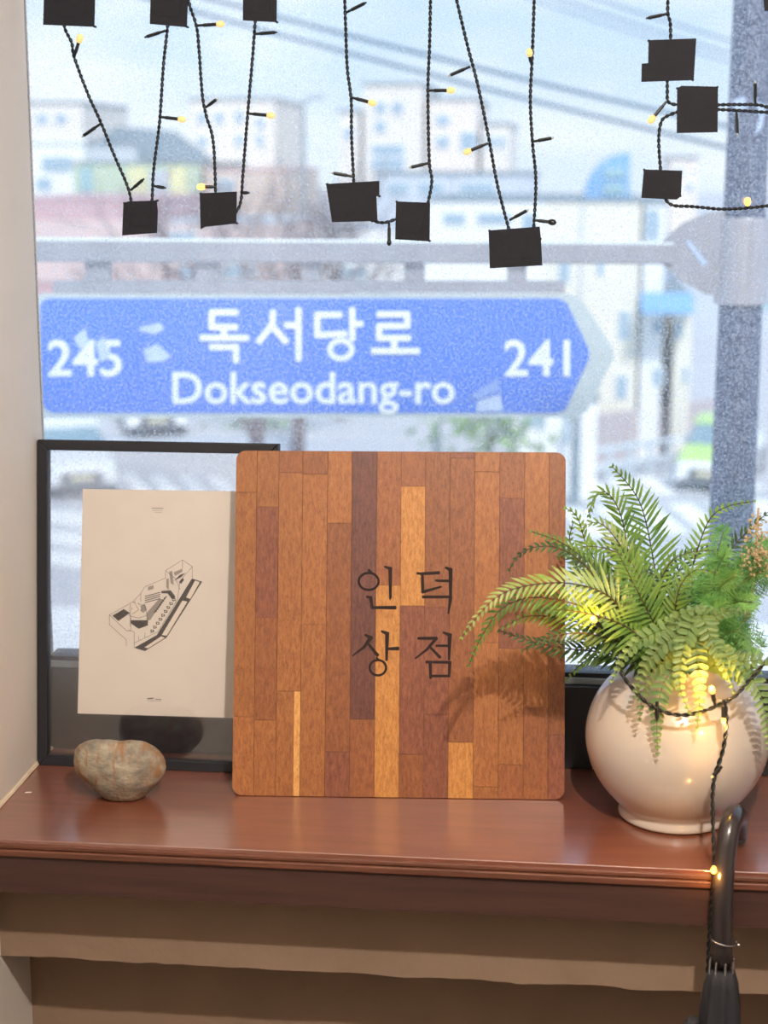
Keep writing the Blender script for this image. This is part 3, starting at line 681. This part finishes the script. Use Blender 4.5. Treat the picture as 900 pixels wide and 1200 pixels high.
# string on the jar
s4 = thing('string_lights', 'lit fairy light string draped over the jar and hanging past the umbrella', 'string lights', atY(800, 830, 1.83))
twisted(s4, P3([(745, 745, 1.93), (730, 762, 1.87), (726, 782, 1.85), (738, 803, 1.838), (765, 828, 1.832), (795, 838, 1.829), (825, 833, 1.83), (858, 818, 1.83), (880, 795, 1.835), (905, 770, 1.84), (930, 765, 1.85)]), r=.0014, off=.0013, pitch=.02)
twisted(s4, P3([(850, 820, 1.826), (851, 850, 1.822), (847, 880, 1.816), (838, 908, 1.812), (835, 935, 1.808), (836, 980, 1.80), (837, 1018, 1.782), (834, 1055, 1.777), (831, 1100, 1.774), (829, 1150, 1.772), (827, 1215, 1.77)]), r=.0014, off=.0013, pitch=.02)
twisted(s4, P3([(745, 745, 1.93), (715, 738, 1.87), (690, 735, 1.86)]), r=.0012, off=.0012)
def litbulb(a, b_, e, kind='lit', tip=.006):
    A, B = atY(*a), atY(*b_); c = bulb(s4, A, B, kind, .0026, tip)
    if e: 
        d = (B-A).normalized(); lamp('bulb_light', 'POINT', c+d*tip*1.6+V((0, -.004, 0)), e*1.3, (1, .50, .10), .003)
litbulb((706, 736, 1.852), (698, 728, 1.845), .28)
litbulb((838, 826, 1.826), (835, 812, 1.822), .34)
litbulb((848, 820, 1.824), (848, 841, 1.822), .12, tip=.0045)
litbulb((770, 822, 1.832), (770, 842, 1.830), 0, 'blk', .002)
litbulb((846, 898, 1.812), (836, 909, 1.81), 0, 'dim', .0026)
litbulb((838, 1010, 1.782), (837, 1016, 1.776), .10)

# ---------------------------------------------------------------- umbrella
ua = atY(846, 1130, 1.765); 
um = thing('umbrella', 'folded black umbrella hooked over the sill edge below the jar', 'umbrella', (ua.x, ua.y, .06))
cpts = [ua]+P3([(847, 1050, 1.772), (850, 1003, 1.783), (855, 970, 1.797), (861, 955, 1.82), (865, 958, 1.848), (864, 975, 1.866), (863, 984, 1.868)])
h = obj('handle', MB().tube(spline(cpts, 5), .0118, 16), 'umbrella_handle', um, smooth=True)
ring_ = MB(); rc_ = ua+V((0, 0, .03))
ring_.tube([rc_+V((.0150*cos(a), .0150*sin(a), -.003*cos(a))) for a in [2*pi*i/24 for i in range(25)]], .0008, 5)
ring_.ball(rc_+V((.0165, -.006, -.003)), .0022, 8, 5)
obj('wire_loop', ring_, 'chrome', um, smooth=True)
cl = MB(); n = 32; prof = [(.800, .013), (.785, .016), (.76, .0185), (.70, .022), (.60, .030), (.45, .036), (.30, .033), (.18, .020), (.13, .010)]
vs = []; fs = []
for z_, r_ in prof:
    for k_ in range(n):
        a = 2*pi*k_/n+ (.8-z_)*2.5; rr_ = r_*(1+.22*cos(8*a-z_*9)); vs.append(V((ua.x+rr_*cos(a), ua.y-.0+rr_*sin(a), z_-.006)))
for i in range(len(prof)-1):
    for k_ in range(n): fs.append((i*n+k_, i*n+(k_+1) % n, (i+1)*n+(k_+1) % n, (i+1)*n+k_))
fs.append(tuple(range(n))); 
obj('canopy', cl.add(vs, fs), 'umbrella_cloth', um, smooth=True)
for k_ in range(8):
    a = 2*pi*k_/8+.2; p = V((ua.x+.0135*cos(a), ua.y+.0135*sin(a), .79))
    obj('rib_tip', MB().tube([p, p+V((0, 0, .016))], [.0014, .001], 6).ball(p+V((0, 0, .017)), .0016, 6, 4), 'chrome', um)
obj('strap', MB().tube([V((ua.x-.03+.0*i, ua.y-.012-.0*i, .74-.002*i)) for i in range(2)]+[V((ua.x-.045, ua.y-.012, .70)), V((ua.x-.040, ua.y-.01, .62))], [.006, .008, .012, .004], 8), 'umbrella_cloth', um, smooth=True)
obj('ferrule', MB().tube([(ua.x, ua.y, .13), (ua.x, ua.y, .062)], [.005, .0035], 10), 'chrome', um)

# ================================================================ OUTSIDE
GZ = -5.8
struct(obj('ground', MB().box(-160, 160, 2.6, 420, GZ-.3, GZ), 'asphalt'))
pv = MB().prism([(-30, 10, GZ), (30, 10, GZ), (30, 27.5, GZ), (-30, 26.5, GZ)], (0, 0, .06)); struct(obj('pavement', pv, 'pavement'))
# crosswalk bars
def gquad(pts, z=GZ+.012): return [V((atZ(x, y, GZ).x, atZ(x, y, GZ).y, z)) for x, y in pts]
cw = thing('crosswalk', 'white painted crosswalk bars across the road beyond the picture frame', 'crosswalk', atZ(200, 570, GZ))
for i in range(7):
    x = 140+i*34; obj('bar', MB().prism(gquad([(x, 556+i*1.5), (x+16, 556+i*1.5), (x+40, 580+i), (x+20, 580+i)]), (0, 0, .02)), 'road_paint', cw)
for i in range(3):
    y = 596+i*24; obj('bar', MB().prism(gquad([(40, y), (140, y+12), (140, y+28), (40, y+16)]), (0, 0, .02)), 'road_paint', cw)
cw2 = thing('crosswalk', 'white painted crosswalk bars behind the top of the ferns', 'crosswalk', atZ(740, 600, GZ))
for i in range(7):
    x = 640+i*34; obj('bar', MB().prism(gquad([(x, 566-i*2), (x+22, 566-i*2), (x+52, 586-i*2), (x+26, 586-i*2)]), (0, 0, .02)), 'road_paint', cw2)
for i in range(6):
    x = 650+i*44; obj('bar', MB().prism(gquad([(x, 598-i*2), (x+28, 598-i*2), (x+70, 630-i*2), (x+38, 630-i*2)]), (0, 0, .02)), 'road_paint', cw2)

# --- road sign
SY = 4.0
sg = thing('street_sign', 'blue arrow shaped Korean street name sign with white letters outside the window', 'sign', atY(380, 490, SY))
def sp_(x, y, Y): return atY(x, y, Y)
plate = [(40, 350), (43, 346), (50, 344), (668, 345), (682, 352), (719, 410), (719, 420), (688, 482), (676, 489), (50, 490), (43, 487), (40, 482)]
obj('plate', MB().prism([sp_(x, y, SY) for x, y in plate], (0, .012, 0)), 'sign_back', sg)
blue = [(47, 358), (50, 353), (58, 350), (655, 350), (664, 355), (690, 410), (690, 420), (663, 480), (652, 484), (62, 484), (54, 480), (49, 472)]
obj('blue_face', MB().prism([sp_(x, y, SY-.002) for x, y in blue], (0, .001, 0)), 'sign_blue', sg)
hm = lambda x, y: atY(220+x/2.647, 350+y/2.647, SY-.004)
W2 = 19
han = [[[(75, 42), (150, 42)], [(75, 42), (75, 88)], [(75, 88), (150, 88)], [(113, 90), (113, 118)], [(44, 121), (184, 121)], [(72, 150), (150, 150)], [(150, 150), (150, 192)]],
       [[(265, 40), (263, 80), (222, 132)], [(262, 84), (305, 132)], [(305, 82), (345, 82)], [(345, 32), (345, 186)]],
       [[(402, 50), (472, 50)], [(402, 50), (402, 113)], [(402, 113), (488, 109)], [(511, 32), (511, 124)], [(511, 78), (538, 78)], 'o'],
       [[(592, 48), (682, 48)], [(682, 48), (682, 85)], [(682, 85), (594, 85)], [(594, 85), (594, 122)], [(594, 122), (686, 122)], [(641, 124), (641, 158)], [(574, 162), (714, 162)]]]
for sy in han:
    mb = MB()
    for s_ in sy:
        if s_ == 'o': ring(mb, 475, 158, 34, 28, W2*.9, hm, .001, V((0, 1, 0)))
        else: stroke(mb, s_, [W2]*len(s_), hm, .001, V((0, 1, 0)))
    obj('letter', mb, 'sign_white', sg)
def text(body, x0, x1, ytop, ybase, Y, m, parent, captop=True):
    cu = bpy.data.curves.new('t', 'FONT'); cu.body = body; cu.size = 1; cu.offset = .016; cu.resolution_u = 3
    to = bpy.data.objects.new('t', cu); COL.objects.link(to); dg = bpy.context.evaluated_depsgraph_get(); dg.update()
    me = to.evaluated_get(dg).to_mesh(); vs = [v.co.copy() for v in me.vertices]; fs = [tuple(p.vertices) for p in me.polygons]
    to.to_mesh_clear(); bpy.data.objects.remove(to)
    mx0 = min(v.x for v in vs); mx1 = max(v.x for v in vs); my1 = max(v.y for v in vs)
    mb = MB(); mb.add([atY(x0+(v.x-mx0)/(mx1-mx0)*(x1-x0), ybase+(ytop-ybase)*v.y/my1, Y) for v in vs], fs)
    obj('lettering', mb, m, parent)
text('Dokseodang-ro', 202, 533, 436, 472.5, SY-.0035, 'sign_white', sg)
text('245', 56, 143, 398, 440, SY-.0035, 'sign_white', sg)
text('241', 591, 668, 398, 440, SY-.0035, 'sign_white', sg)
for pts, m in (([(86, 396), (100, 384), (104, 402), (94, 410)], 'residue'), ([(112, 402), (122, 394), (128, 420), (118, 424)], 'residue'), ([(162, 384), (188, 378), (192, 386), (180, 392), (165, 388)], 'residue'),
               ([(168, 410), (184, 403), (201, 418), (190, 424), (172, 424)], 'residue'), ([(548, 466), (584, 442), (586, 458), (560, 468)], 'residue_blue'), ([(560, 470), (586, 462), (590, 482), (558, 482)], 'residue')):
    obj('sticker_residue', MB().prism([sp_(x, y, SY-.0055) for x, y in pts], (0, .0008, 0)), m, sg)
# support frame of the sign
rail = thing('sign_arm', 'grey steel arm and brackets carrying the blue street sign from the pole', 'bracket', atY(400, 300, SY))
def zbox(mb, x0, x1, y0, y1, Ya, Yb):
    a = atY(x0, y1, Ya); b_ = atY(x1, y0, Ya); return mb.box(min(a.x, b_.x), max(a.x, b_.x), Ya, Yb, a.z, b_.z)
obj('arm', MB().prism([atY(x, y, SY-.02) for x, y in ((36, 282), (790, 287), (790, 310), (36, 307))], (0, .05, 0)), 'steel', rail, bevel=.004)
obj('arm_cap', MB().prism([atY(x, y, SY-.02) for x, y in ((36, 279.5), (790, 284.5), (790, 286.8), (36, 281.8))], (0, .05, 0)), 'sign_white', rail)
obj('lower_bar', MB().prism([atY(x, y, SY) for x, y in ((62, 329), (662, 330), (662, 343.5), (62, 343))], (0, .03, 0)), 'steel', rail)
for a, b_ in ((99, 128), (229, 256), (353, 374), (474, 497), (594, 617)):
    obj('upright', MB().prism([atY(x, y, SY) for x, y in ((a, 307), (b_, 307.5), (b_, 330), (a, 330))], (0, .02, 0)), 'steel', rail)
obj('gusset', MB().prism([atY(x, y, SY-.01) for x, y in ((776, 283), (800, 262), (828, 250), (850, 247), (850, 347), (826, 345), (800, 330), (777, 311))], (0, .02, 0)), 'steel', rail)
obj('sticker_residue', MB().prism([atY(x, y, SY-.012) for x, y in ((803, 283), (808, 282), (829, 308), (824, 312))], (0, .001, 0)), 'residue', rail)
PC = V((.398, SY+.02, 0))
pl = thing('street_pole', 'speckled blue grey street pole standing outside the right of the window', 'pole', (PC.x, PC.y, GZ))
obj('shaft', MB().lathe([(.001, GZ), (.085, GZ), (.0665, -1.5), (.0535, .86), (.0455, 2.1), (.036, 4.6), (.001, 4.61)], PC, 40), 'pole_coat', pl, smooth=True)
obj('clamp_band', MB().lathe([(.058, 1.354), (.0625, 1.355), (.0615, 1.55), (.0605, 1.553), (.052, 1.554)], PC, 40), 'steel_band', pl, smooth=False)
for pts in ([(858, 118), (872, 112), (876, 126), (861, 134)], [(886, 118), (898, 124), (893, 150), (884, 160), (890, 138)]):
    obj('sticker_residue', MB().prism([atY(x, y, PC.y-.052) for x, y in pts], (0, .004, 0)), 'residue', pl)

# --- buildings
def building(label, x0, x1, yt, Y, depth, wall, wins=(), roof=None, roofm='r_grey', wm='glass_far', bands=(), skew=0, name='building', over=6):
    a = atY(x0, yt, Y); b_ = atY(x1, yt, Y)
    t_ = thing(name, label, 'building', ((a.x+b_.x)/2, Y+depth/2, GZ)); zt = a.z
    obj('walls', MB().prism([(a.x, Y, GZ), (b_.x, Y+skew, GZ), (b_.x, Y+depth+skew, GZ), (a.x, Y+depth, GZ)], (0, 0, zt-GZ)), wall, t_)
    pxm = Y/1966*1.02; ov = over*pxm*.3
    if roof is None:
        obj('parapet', MB().prism([(a.x-ov, Y-ov, zt), (b_.x+ov, Y-ov+skew, zt), (b_.x+ov, Y+depth+ov+skew, zt), (a.x-ov, Y+depth+ov, zt)], (0, 0, 3*pxm)), roofm, t_)
    elif roof == 'gable':
        pk = atY((x0+x1)/2, yt-over*5, Y); mb = MB()
        mb.prism([(a.x-ov*3, Y-ov, zt), (b_.x+ov*3, Y-ov, zt), ((a.x+b_.x)/2, Y-ov, pk.z)], (0, depth+2*ov, 0)); obj('roof', mb, roofm, t_)
    for wx0, wx1, wy0, wy1 in wins:
        p = atY(wx0, wy1, Y); q = atY(wx1, wy0, Y); sk = skew*((p.x+q.x)/2-a.x)/(b_.x-a.x) if skew else 0; fr = 1.6*pxm
        w_ = obj('window', MB().box(p.x-fr, q.x+fr, Y-fr+sk, Y+.05+sk, p.z-fr, q.z+fr), 'w_white', t_)
        obj('pane', MB().box(p.x, q.x, Y-fr*1.5+sk, Y-fr*.8+sk, p.z, q.z), wm, w_)
    for wx0, wx1, wy0, wy1, m in bands:
        p = atY(wx0, wy1, Y); q = atY(wx1, wy0, Y)
        obj('panel', MB().box(p.x, q.x, Y-pxm*3, Y+.05, p.z, q.z), m, t_)
    return t_
# right
building('cream two storey building with small windows right of the street sign', 640, 752, 237, 43, 8, 'w_cream', wins=[(725, 738, 365, 397), (722, 735, 440, 466), (700, 708, 300, 322), (655, 668, 300, 330)], bands=[(676, 682, 240, 520, 'r_blue'), (752, 752.5, 240, 241, 'w_cream')])
building('pale cream annex with dark upper window right of the cream building', 756, 781, 240, 43, 6, 'w_white', wins=[(756, 773, 246, 280), (765, 776, 375, 392), (765, 777, 432, 450)])
building('low cream wing with a blue awning behind the street pole', 792, 812, 352, 43, 6, 'w_cream', wins=[(792, 800, 378, 396), (800, 806, 430, 448)])
building('white low building in front of the cream building, below the sign', 600, 700, 470, 38, 2.5, 'w_white', wins=[(612, 640, 478, 500), (660, 668, 470, 520)], bands=[(672, 682, 440, 520, 'w_grey')])
aw = thing('awning', 'sky blue awning sticking out from the cream wing beside the pole', 'awning', atY(780, 362, 42.9))
p = atY(750, 362, 42.9); q = atY(810, 362, 42.9)
obj('cover', MB().prism([(p.x, 42.9, p.z), (p.x, 41.7, p.z-.02), (p.x, 41.7, p.z+.08), (p.x, 42.9, p.z+.42)], (q.x-p.x, 0, 0)), 'r_blue', aw)
building('pale grey far block with teal windows at the right of the pole', 800, 960, 300, 75, 20, 'w_grey', wins=[(812, 836, 320, 332), (886, 905, 318, 330), (892, 915, 350, 362)], wm='glass_teal')
building('tan tower block rising above the roofs left of the pole', 786, 818, 186, 150, 12, 'w_tan', wins=[(792, 800, 198, 204), (805, 812, 215, 222)])
building('long white building running behind the middle of the window', 500, 646, 236, 60, 10, 'w_white', wins=[(560, 600, 250, 262), (520, 545, 250, 262), (612, 628, 250, 280)], roofm='r_grey')
# blue vaulted roof light
c0 = atY(711, 234, 45); c0.z = atY(711, 237, 43).z+.01; r_ = .58
vt_ = thing('rooftop_vault', 'pale blue curved rooftop shed on the cream building', 'roof structure', c0)
mb = MB(); pts = [c0+V((r_, 0, 0))]+[c0+V((r_-2*r_*sin(pi/2*i/10), 0, 1.22*cos(pi/2*i/10))) for i in range(11)]
obj('shell', mb.prism(pts, (0, 3, 0)), 'r_blue', vt_)
for k_ in range(2): zz = .15+.42*k_; obj('window', MB().box(c0.x-.1, c0.x+r_*.8, c0.y-.06, c0.y, c0.z+zz*1.0, c0.z+zz+.28), 'glass_teal', vt_)
# middle far blocks
building('tall pale beige apartment block in the middle distance', 426, 496, 100, 170, 20, 'w_beige', wins=[(436, 474, 170, 182), (436, 474, 186, 198), (440, 452, 120, 132), (460, 472, 120, 132), (440, 452, 142, 154)])
building('beige apartment wing right of the tallest middle block', 501, 560, 118, 170, 20, 'w_tan', wins=[(540, 558, 155, 176), (512, 526, 135, 146), (512, 526, 160, 172)])
building('short beige block at the right end of the middle apartments', 565, 598, 147, 170, 20, 'w_beige', wins=[(570, 580, 160, 172), (584, 592, 160, 172)])
building('narrow beige block at the left end of the middle apartments', 398, 421, 132, 170, 20, 'w_beige', wins=[(404, 414, 150, 162)])
building('grey flat roofed building below the middle apartments', 440, 626, 205, 110, 15, 'w_grey', roofm='r_grey', wins=[(455, 480, 214, 228), (490, 520, 214, 228), (540, 580, 214, 228)])
# left
building('far beige block above the roofs at the left wall', 30, 96, 122, 190, 20, 'w_beige', wins=[(44, 56, 134, 144), (66, 78, 134, 144)])
building('far beige apartment tower behind the left strands of lights', 222, 322, 118, 185, 20, 'w_beige', wins=[(232, 242, 132, 144), (252, 262, 132, 144), (276, 286, 130, 142), (300, 310, 138, 150), (276, 286, 158, 170), (300, 310, 158, 170), (232, 242, 160, 172)])
building('grey gabled house behind the leftmost strand of lights', 92, 185, 188, 95, 14, 'w_cream', roof='gable', roofm='r_grey', over=8)
building('white house with bluish windows beside the left wall', 20, 98, 168, 80, 10, 'w_white', wins=[(50, 84, 184, 200), (44, 60, 208, 222)], bands=[(20, 100, 160, 168, 'w_white')])
building('long low house with green and yellow wall panels at left', 85, 234, 192, 70, 10, 'w_green', roofm='r_grey', bands=[(96, 108, 196, 230, 'glass_teal'), (110, 150, 196, 230, 'w_green'), (152, 172, 196, 230, 'w_yellow'), (200, 218, 196, 232, 'w_yellow'), (176, 198, 200, 228, 'w_grey')])
building('brown walled house right of the green panelled house', 240, 330, 200, 70, 10, 'w_brown', roofm='w_red', wins=[(255, 275, 210, 226)])
building('row of red brick houses low at the left', 20, 188, 234, 60, 8, 'w_red', roofm='w_red', wins=[(60, 84, 300, 322), (104, 136, 262, 276), (150, 166, 262, 276)], bands=[(20, 190, 258, 330, 'w_pink')])
building('pink grey house row left of the bare trees', 196, 330, 262, 60, 8, 'w_pink', roofm='w_grey', wins=[(200, 230, 272, 284), (260, 300, 310, 326), (150+60, 240, 312, 326)])
building('white house wall behind the bare trees', 331, 600, 268, 82, 6, 'w_white', roofm='w_grey', wins=[(345, 360, 312, 326), (520, 545, 312, 326), (400, 430, 312, 326)])
building('long pale lower house row behind the street sign', 20, 620, 400, 55, 3, 'w_cream', roofm='w_grey', wins=[(150, 190, 440, 480), (520, 550, 496, 512)])
# garden wall and guard rail along the road at right
gw = thing('garden_wall', 'mauve grey boundary wall below the cream building', 'wall', atZ(735, 536, GZ))
A = atZ(692, 545, GZ); B = atZ(850, 520, GZ); C_ = B-A
n = 12
for i in range(n):
    p = A+C_*(i/n); q = A+C_*((i+.94)/n); obj('panel', MB().prism([p, q, q+V((.1, .25, 0)), p+V((.1, .25, 0))], (0, 0, 1.25)), 'fence_mauve', gw)
gl = thing('guard_rail', 'pale steel guard rail along the far edge of the road', 'rail', atZ(735, 556, GZ))
A = atZ(665, 570, GZ); B = atZ(870, 537, GZ); C_ = B-A
for hz in (.35, .75): obj('rail', MB().tube([A+V((0, 0, hz)), B+V((0, 0, hz))], .07, 8), 'rail_pale', gl)
for i in range(10): p = A+C_*(i/9); obj('post', MB().tube([p, p+V((0, 0, .85))], .06, 8), 'rail_pale', gl)
# utility posts
for x, yt, Y, lb in ((676, 470, 37, 'grey utility post at the corner of the garden wall'), (355, 122, 71, 'thin street lamp post among the bare trees'), (512, 497, 41, 'thin reddish post behind the top of the wooden board')):
    a = atY(x, yt, Y); t_ = thing('street_post', lb, 'post', (a.x, Y, GZ))
    obj('shaft', MB().tube([(a.x, Y, GZ), a], [.13, .09], 8), 'r_grey', t_)
    if Y == 71: obj('lamp_arm', MB().tube([a, a+V((.3, 0, .25)), a+V((.9, 0, .3))], .07, 6), 'r_grey', t_)
# --- cars, facing the camera
def car(label, x, y, body, hood, w_=1.78, rotx=0):
    g = atZ(x, y, GZ); fwd = V((CAM.x-g.x, CAM.y-g.y, 0)).normalized()
    fwd = V((fwd.x*cos(rotx)-fwd.y*sin(rotx), fwd.x*sin(rotx)+fwd.y*cos(rotx), 0)); sd = V((-fwd.y, fwd.x, 0))
    t_ = thing('car', label, 'car', g)
    def P(f_, s, z): return g+fwd*(-f_)+sd*s+V((0, 0, z))
    def loft(rows):   # rows of (f, halfwidth, zlow, ztop)
        vs = []; fs = []
        for f_, hw, z0, z1 in rows:
            vs += [P(f_, -hw, z0), P(f_, -hw*1.0, z0+(z1-z0)*.6), P(f_, -hw*.86, z1), P(f_, hw*.86, z1), P(f_, hw, z0+(z1-z0)*.6), P(f_, hw, z0)]
        for i in range(len(rows)-1):
            for k_ in range(6): fs.append((i*6+k_, i*6+(k_+1) % 6, i*6+6+(k_+1) % 6, i*6+6+k_))
        fs += [tuple(range(6)), tuple(range(len(rows)*6-1, len(rows)*6-7, -1))]
        return MB().add(vs, fs)
    h = w_/2
    obj('body', loft([(0, h*.86, .3, .62), (.12, h*.97, .22, .74), (1.1, h, .2, .92), (2.4, h, .2, .95), (4.0, h, .2, .95), (4.4, h*.94, .25, .85)]), body, t_)
    obj('hood', loft([(.1, h*.9, .70, .78), (1.15, h*.92, .86, .96)]), hood, t_)
    obj('cabin', loft([(1.1, h*.88, .85, .93), (1.75, h*.82, .85, 1.40), (3.0, h*.82, .85, 1.45), (3.9, h*.8, .85, .98)]), 'car_glass', t_)
    obj('roof', loft([(1.7, h*.78, 1.38, 1.44), (2.4, h*.8, 1.43, 1.50), (3.1, h*.78, 1.40, 1.46)]), hood, t_)
    obj('grille', loft([(-.03, h*.55, .36, .58), (.1, h*.55, .36, .58)]), 'car_dark', t_)
    obj('bumper', loft([(-.04, h*.86, .18, .32), (.2, h*.9, .18, .32)]), 'car_dark', t_)
    obj('number_plate', loft([(-.07, .27, .42, .53), (-.03, .27, .42, .53)]), 'plate_white', t_)
    for s in (-1, 1):
        m0 = MB(); m0.prism([P(.0, s*h*.62, .60), P(.0, s*h*.84, .60), P(.05, s*h*.84, .72), P(.05, s*h*.62, .72)], -fwd*.08); obj('headlight', m0, 'sign_white', t_)
        m1 = MB(); m1.prism([P(1.25, s*h*1.02, .92), P(1.25, s*h*1.2, .92), P(1.25, s*h*1.2, 1.06), P(1.25, s*h*1.02, 1.06)], -fwd*.1); obj('mirror', m1, body, t_)
        for f_ in (.8, 3.5):
            obj('wheel', MB().tube([P(f_, s*(h-.22), .32), P(f_, s*(h+.01), .32)], .32, 16), 'tyre', t_)
    return t_
car('white car seen from the front at the left edge, through the picture frame', 97, 584, 'car_white', 'car_white', 1.72, .12)
car('white car with lime green hood and roof left of the street pole', 828, 579, 'car_white', 'car_lime', 1.6, -.15)
car('white car partly hidden just right of the street pole', 952, 540, 'car_white', 'car_white', 1.75, -.2)
car('white car under the left part of the street sign, further up the road', 185, 512, 'car_white', 'car_white', 1.75, .1)
# --- bare trees
def tree(label, x, yt, Y, hgt, seed, spread=.55):
    rnd = random.Random(seed); b_ = atY(x, yt, Y); base = V((b_.x, Y, GZ)); t_ = thing('bare_tree', label, 'tree', base); H = b_.z-GZ
    br = MB(); tr = MB(); tr.tube([base, base+V((.1, 0, H*.3)), base+V((0, .1, H*.5))], [.2, .15, .1], 6)
    def grow(p, d, l, r, dep):
        m_ = p+d*l*.5+V((rnd.uniform(-1, 1), rnd.uniform(-1, 1), rnd.uniform(-.5, .8)))*l*.08; q = p+d*l
        br.tube([p, m_, q], [r, r*.8, r*.6], 4 if dep < 2 else 3, cap=False)
        if dep < 5:
            for _ in range(3 if dep < 3 else 2):
                nd = (d+V((rnd.uniform(-1, 1), rnd.uniform(-.6, .6), rnd.uniform(-.3, .7)))*spread*1.3).normalized(); grow(p.lerp(q, rnd.uniform(.6, 1)), nd, l*rnd.uniform(.62, .82), r*.6, dep+1)
    for k_ in range(5):
        z_ = H*(.25+.06*k_); d = V((rnd.uniform(-1, 1), rnd.uniform(-1, 1), 1.1)).normalized(); grow(base+V((0, 0, z_)), d, H*.24, .07, 0)
    obj('trunk', tr, 'bark', t_); obj('branches', br, 'bark', t_)
tree('bare grey tree behind the right strands of the left lights', 292, 205, 34, 8, 3)
tree('bare tree standing left of the middle tape patch', 345, 195, 42, 8, 5)
tree('smaller bare tree below the notched middle tape patch', 398, 235, 49, 7, 9)
def shrub(label, x, y, Y, w_, seed):
    rnd = random.Random(seed); c = atY(x, y, Y); mb = MB()
    for i in range(260):
        p = c+V((rnd.gauss(0, w_), rnd.gauss(0, .4), rnd.gauss(0, .35))); r = rnd.uniform(.08, .2)
        a = V((rnd.uniform(-1, 1), rnd.uniform(-1, 1), rnd.uniform(-1, 1))).normalized()*r; b_ = a.cross(V((0, .3, 1))).normalized()*r*.6
        mb.add([p-a, p-b_, p+a, p+b_], [(0, 1, 2, 3)])
    t_ = thing('shrub', label, 'shrub', (c.x, c.y, GZ)); obj('foliage', mb, 'shrub_leaf', t_)
    obj('stem', MB().tube([(c.x, c.y, GZ), c], .06, 6), 'bark', t_)
shrub('pale green shrub behind the top edge of the wooden board', 575, 502, 35, .6, 1)
shrub('grey green shrub row behind the sign near the board corner', 310, 506, 47, .6, 2)
# --- cables
def cable(lb, p, q, Y0, Y1, r):
    a = atY(*p, Y0); b_ = atY(*q, Y1); d = b_-a; a = a-d*1.0; b_ = b_+d*1.0
    pts = [a.lerp(b_, i/24)-V((0, 0, 4*.12*(i/24)*(1-i/24))) for i in range(25)]
    tag(obj('power_cable', MB().tube(pts, r, 6), 'cable', smooth=True), lb, 'cable', 'power cables crossing the sky')
cable('thick upper power cable slanting across the middle sky', (330, 6), (770, 115), 15, 15.5, .021)
cable('thick lower power cable slanting across the middle sky', (280, 13), (760, 137), 15.2, 15.7, .020)
cable('topmost thin power cable above the stepped tape patch', (730, -3), (900, 48), 20, 20, .012)
cable('middle thin power cable behind the stepped tape patch', (700, 3), (900, 64), 20.5, 20.5, .012)
cable('lowest thin power cable behind the stepped tape patch', (700, 14), (900, 74), 21, 21, .010)
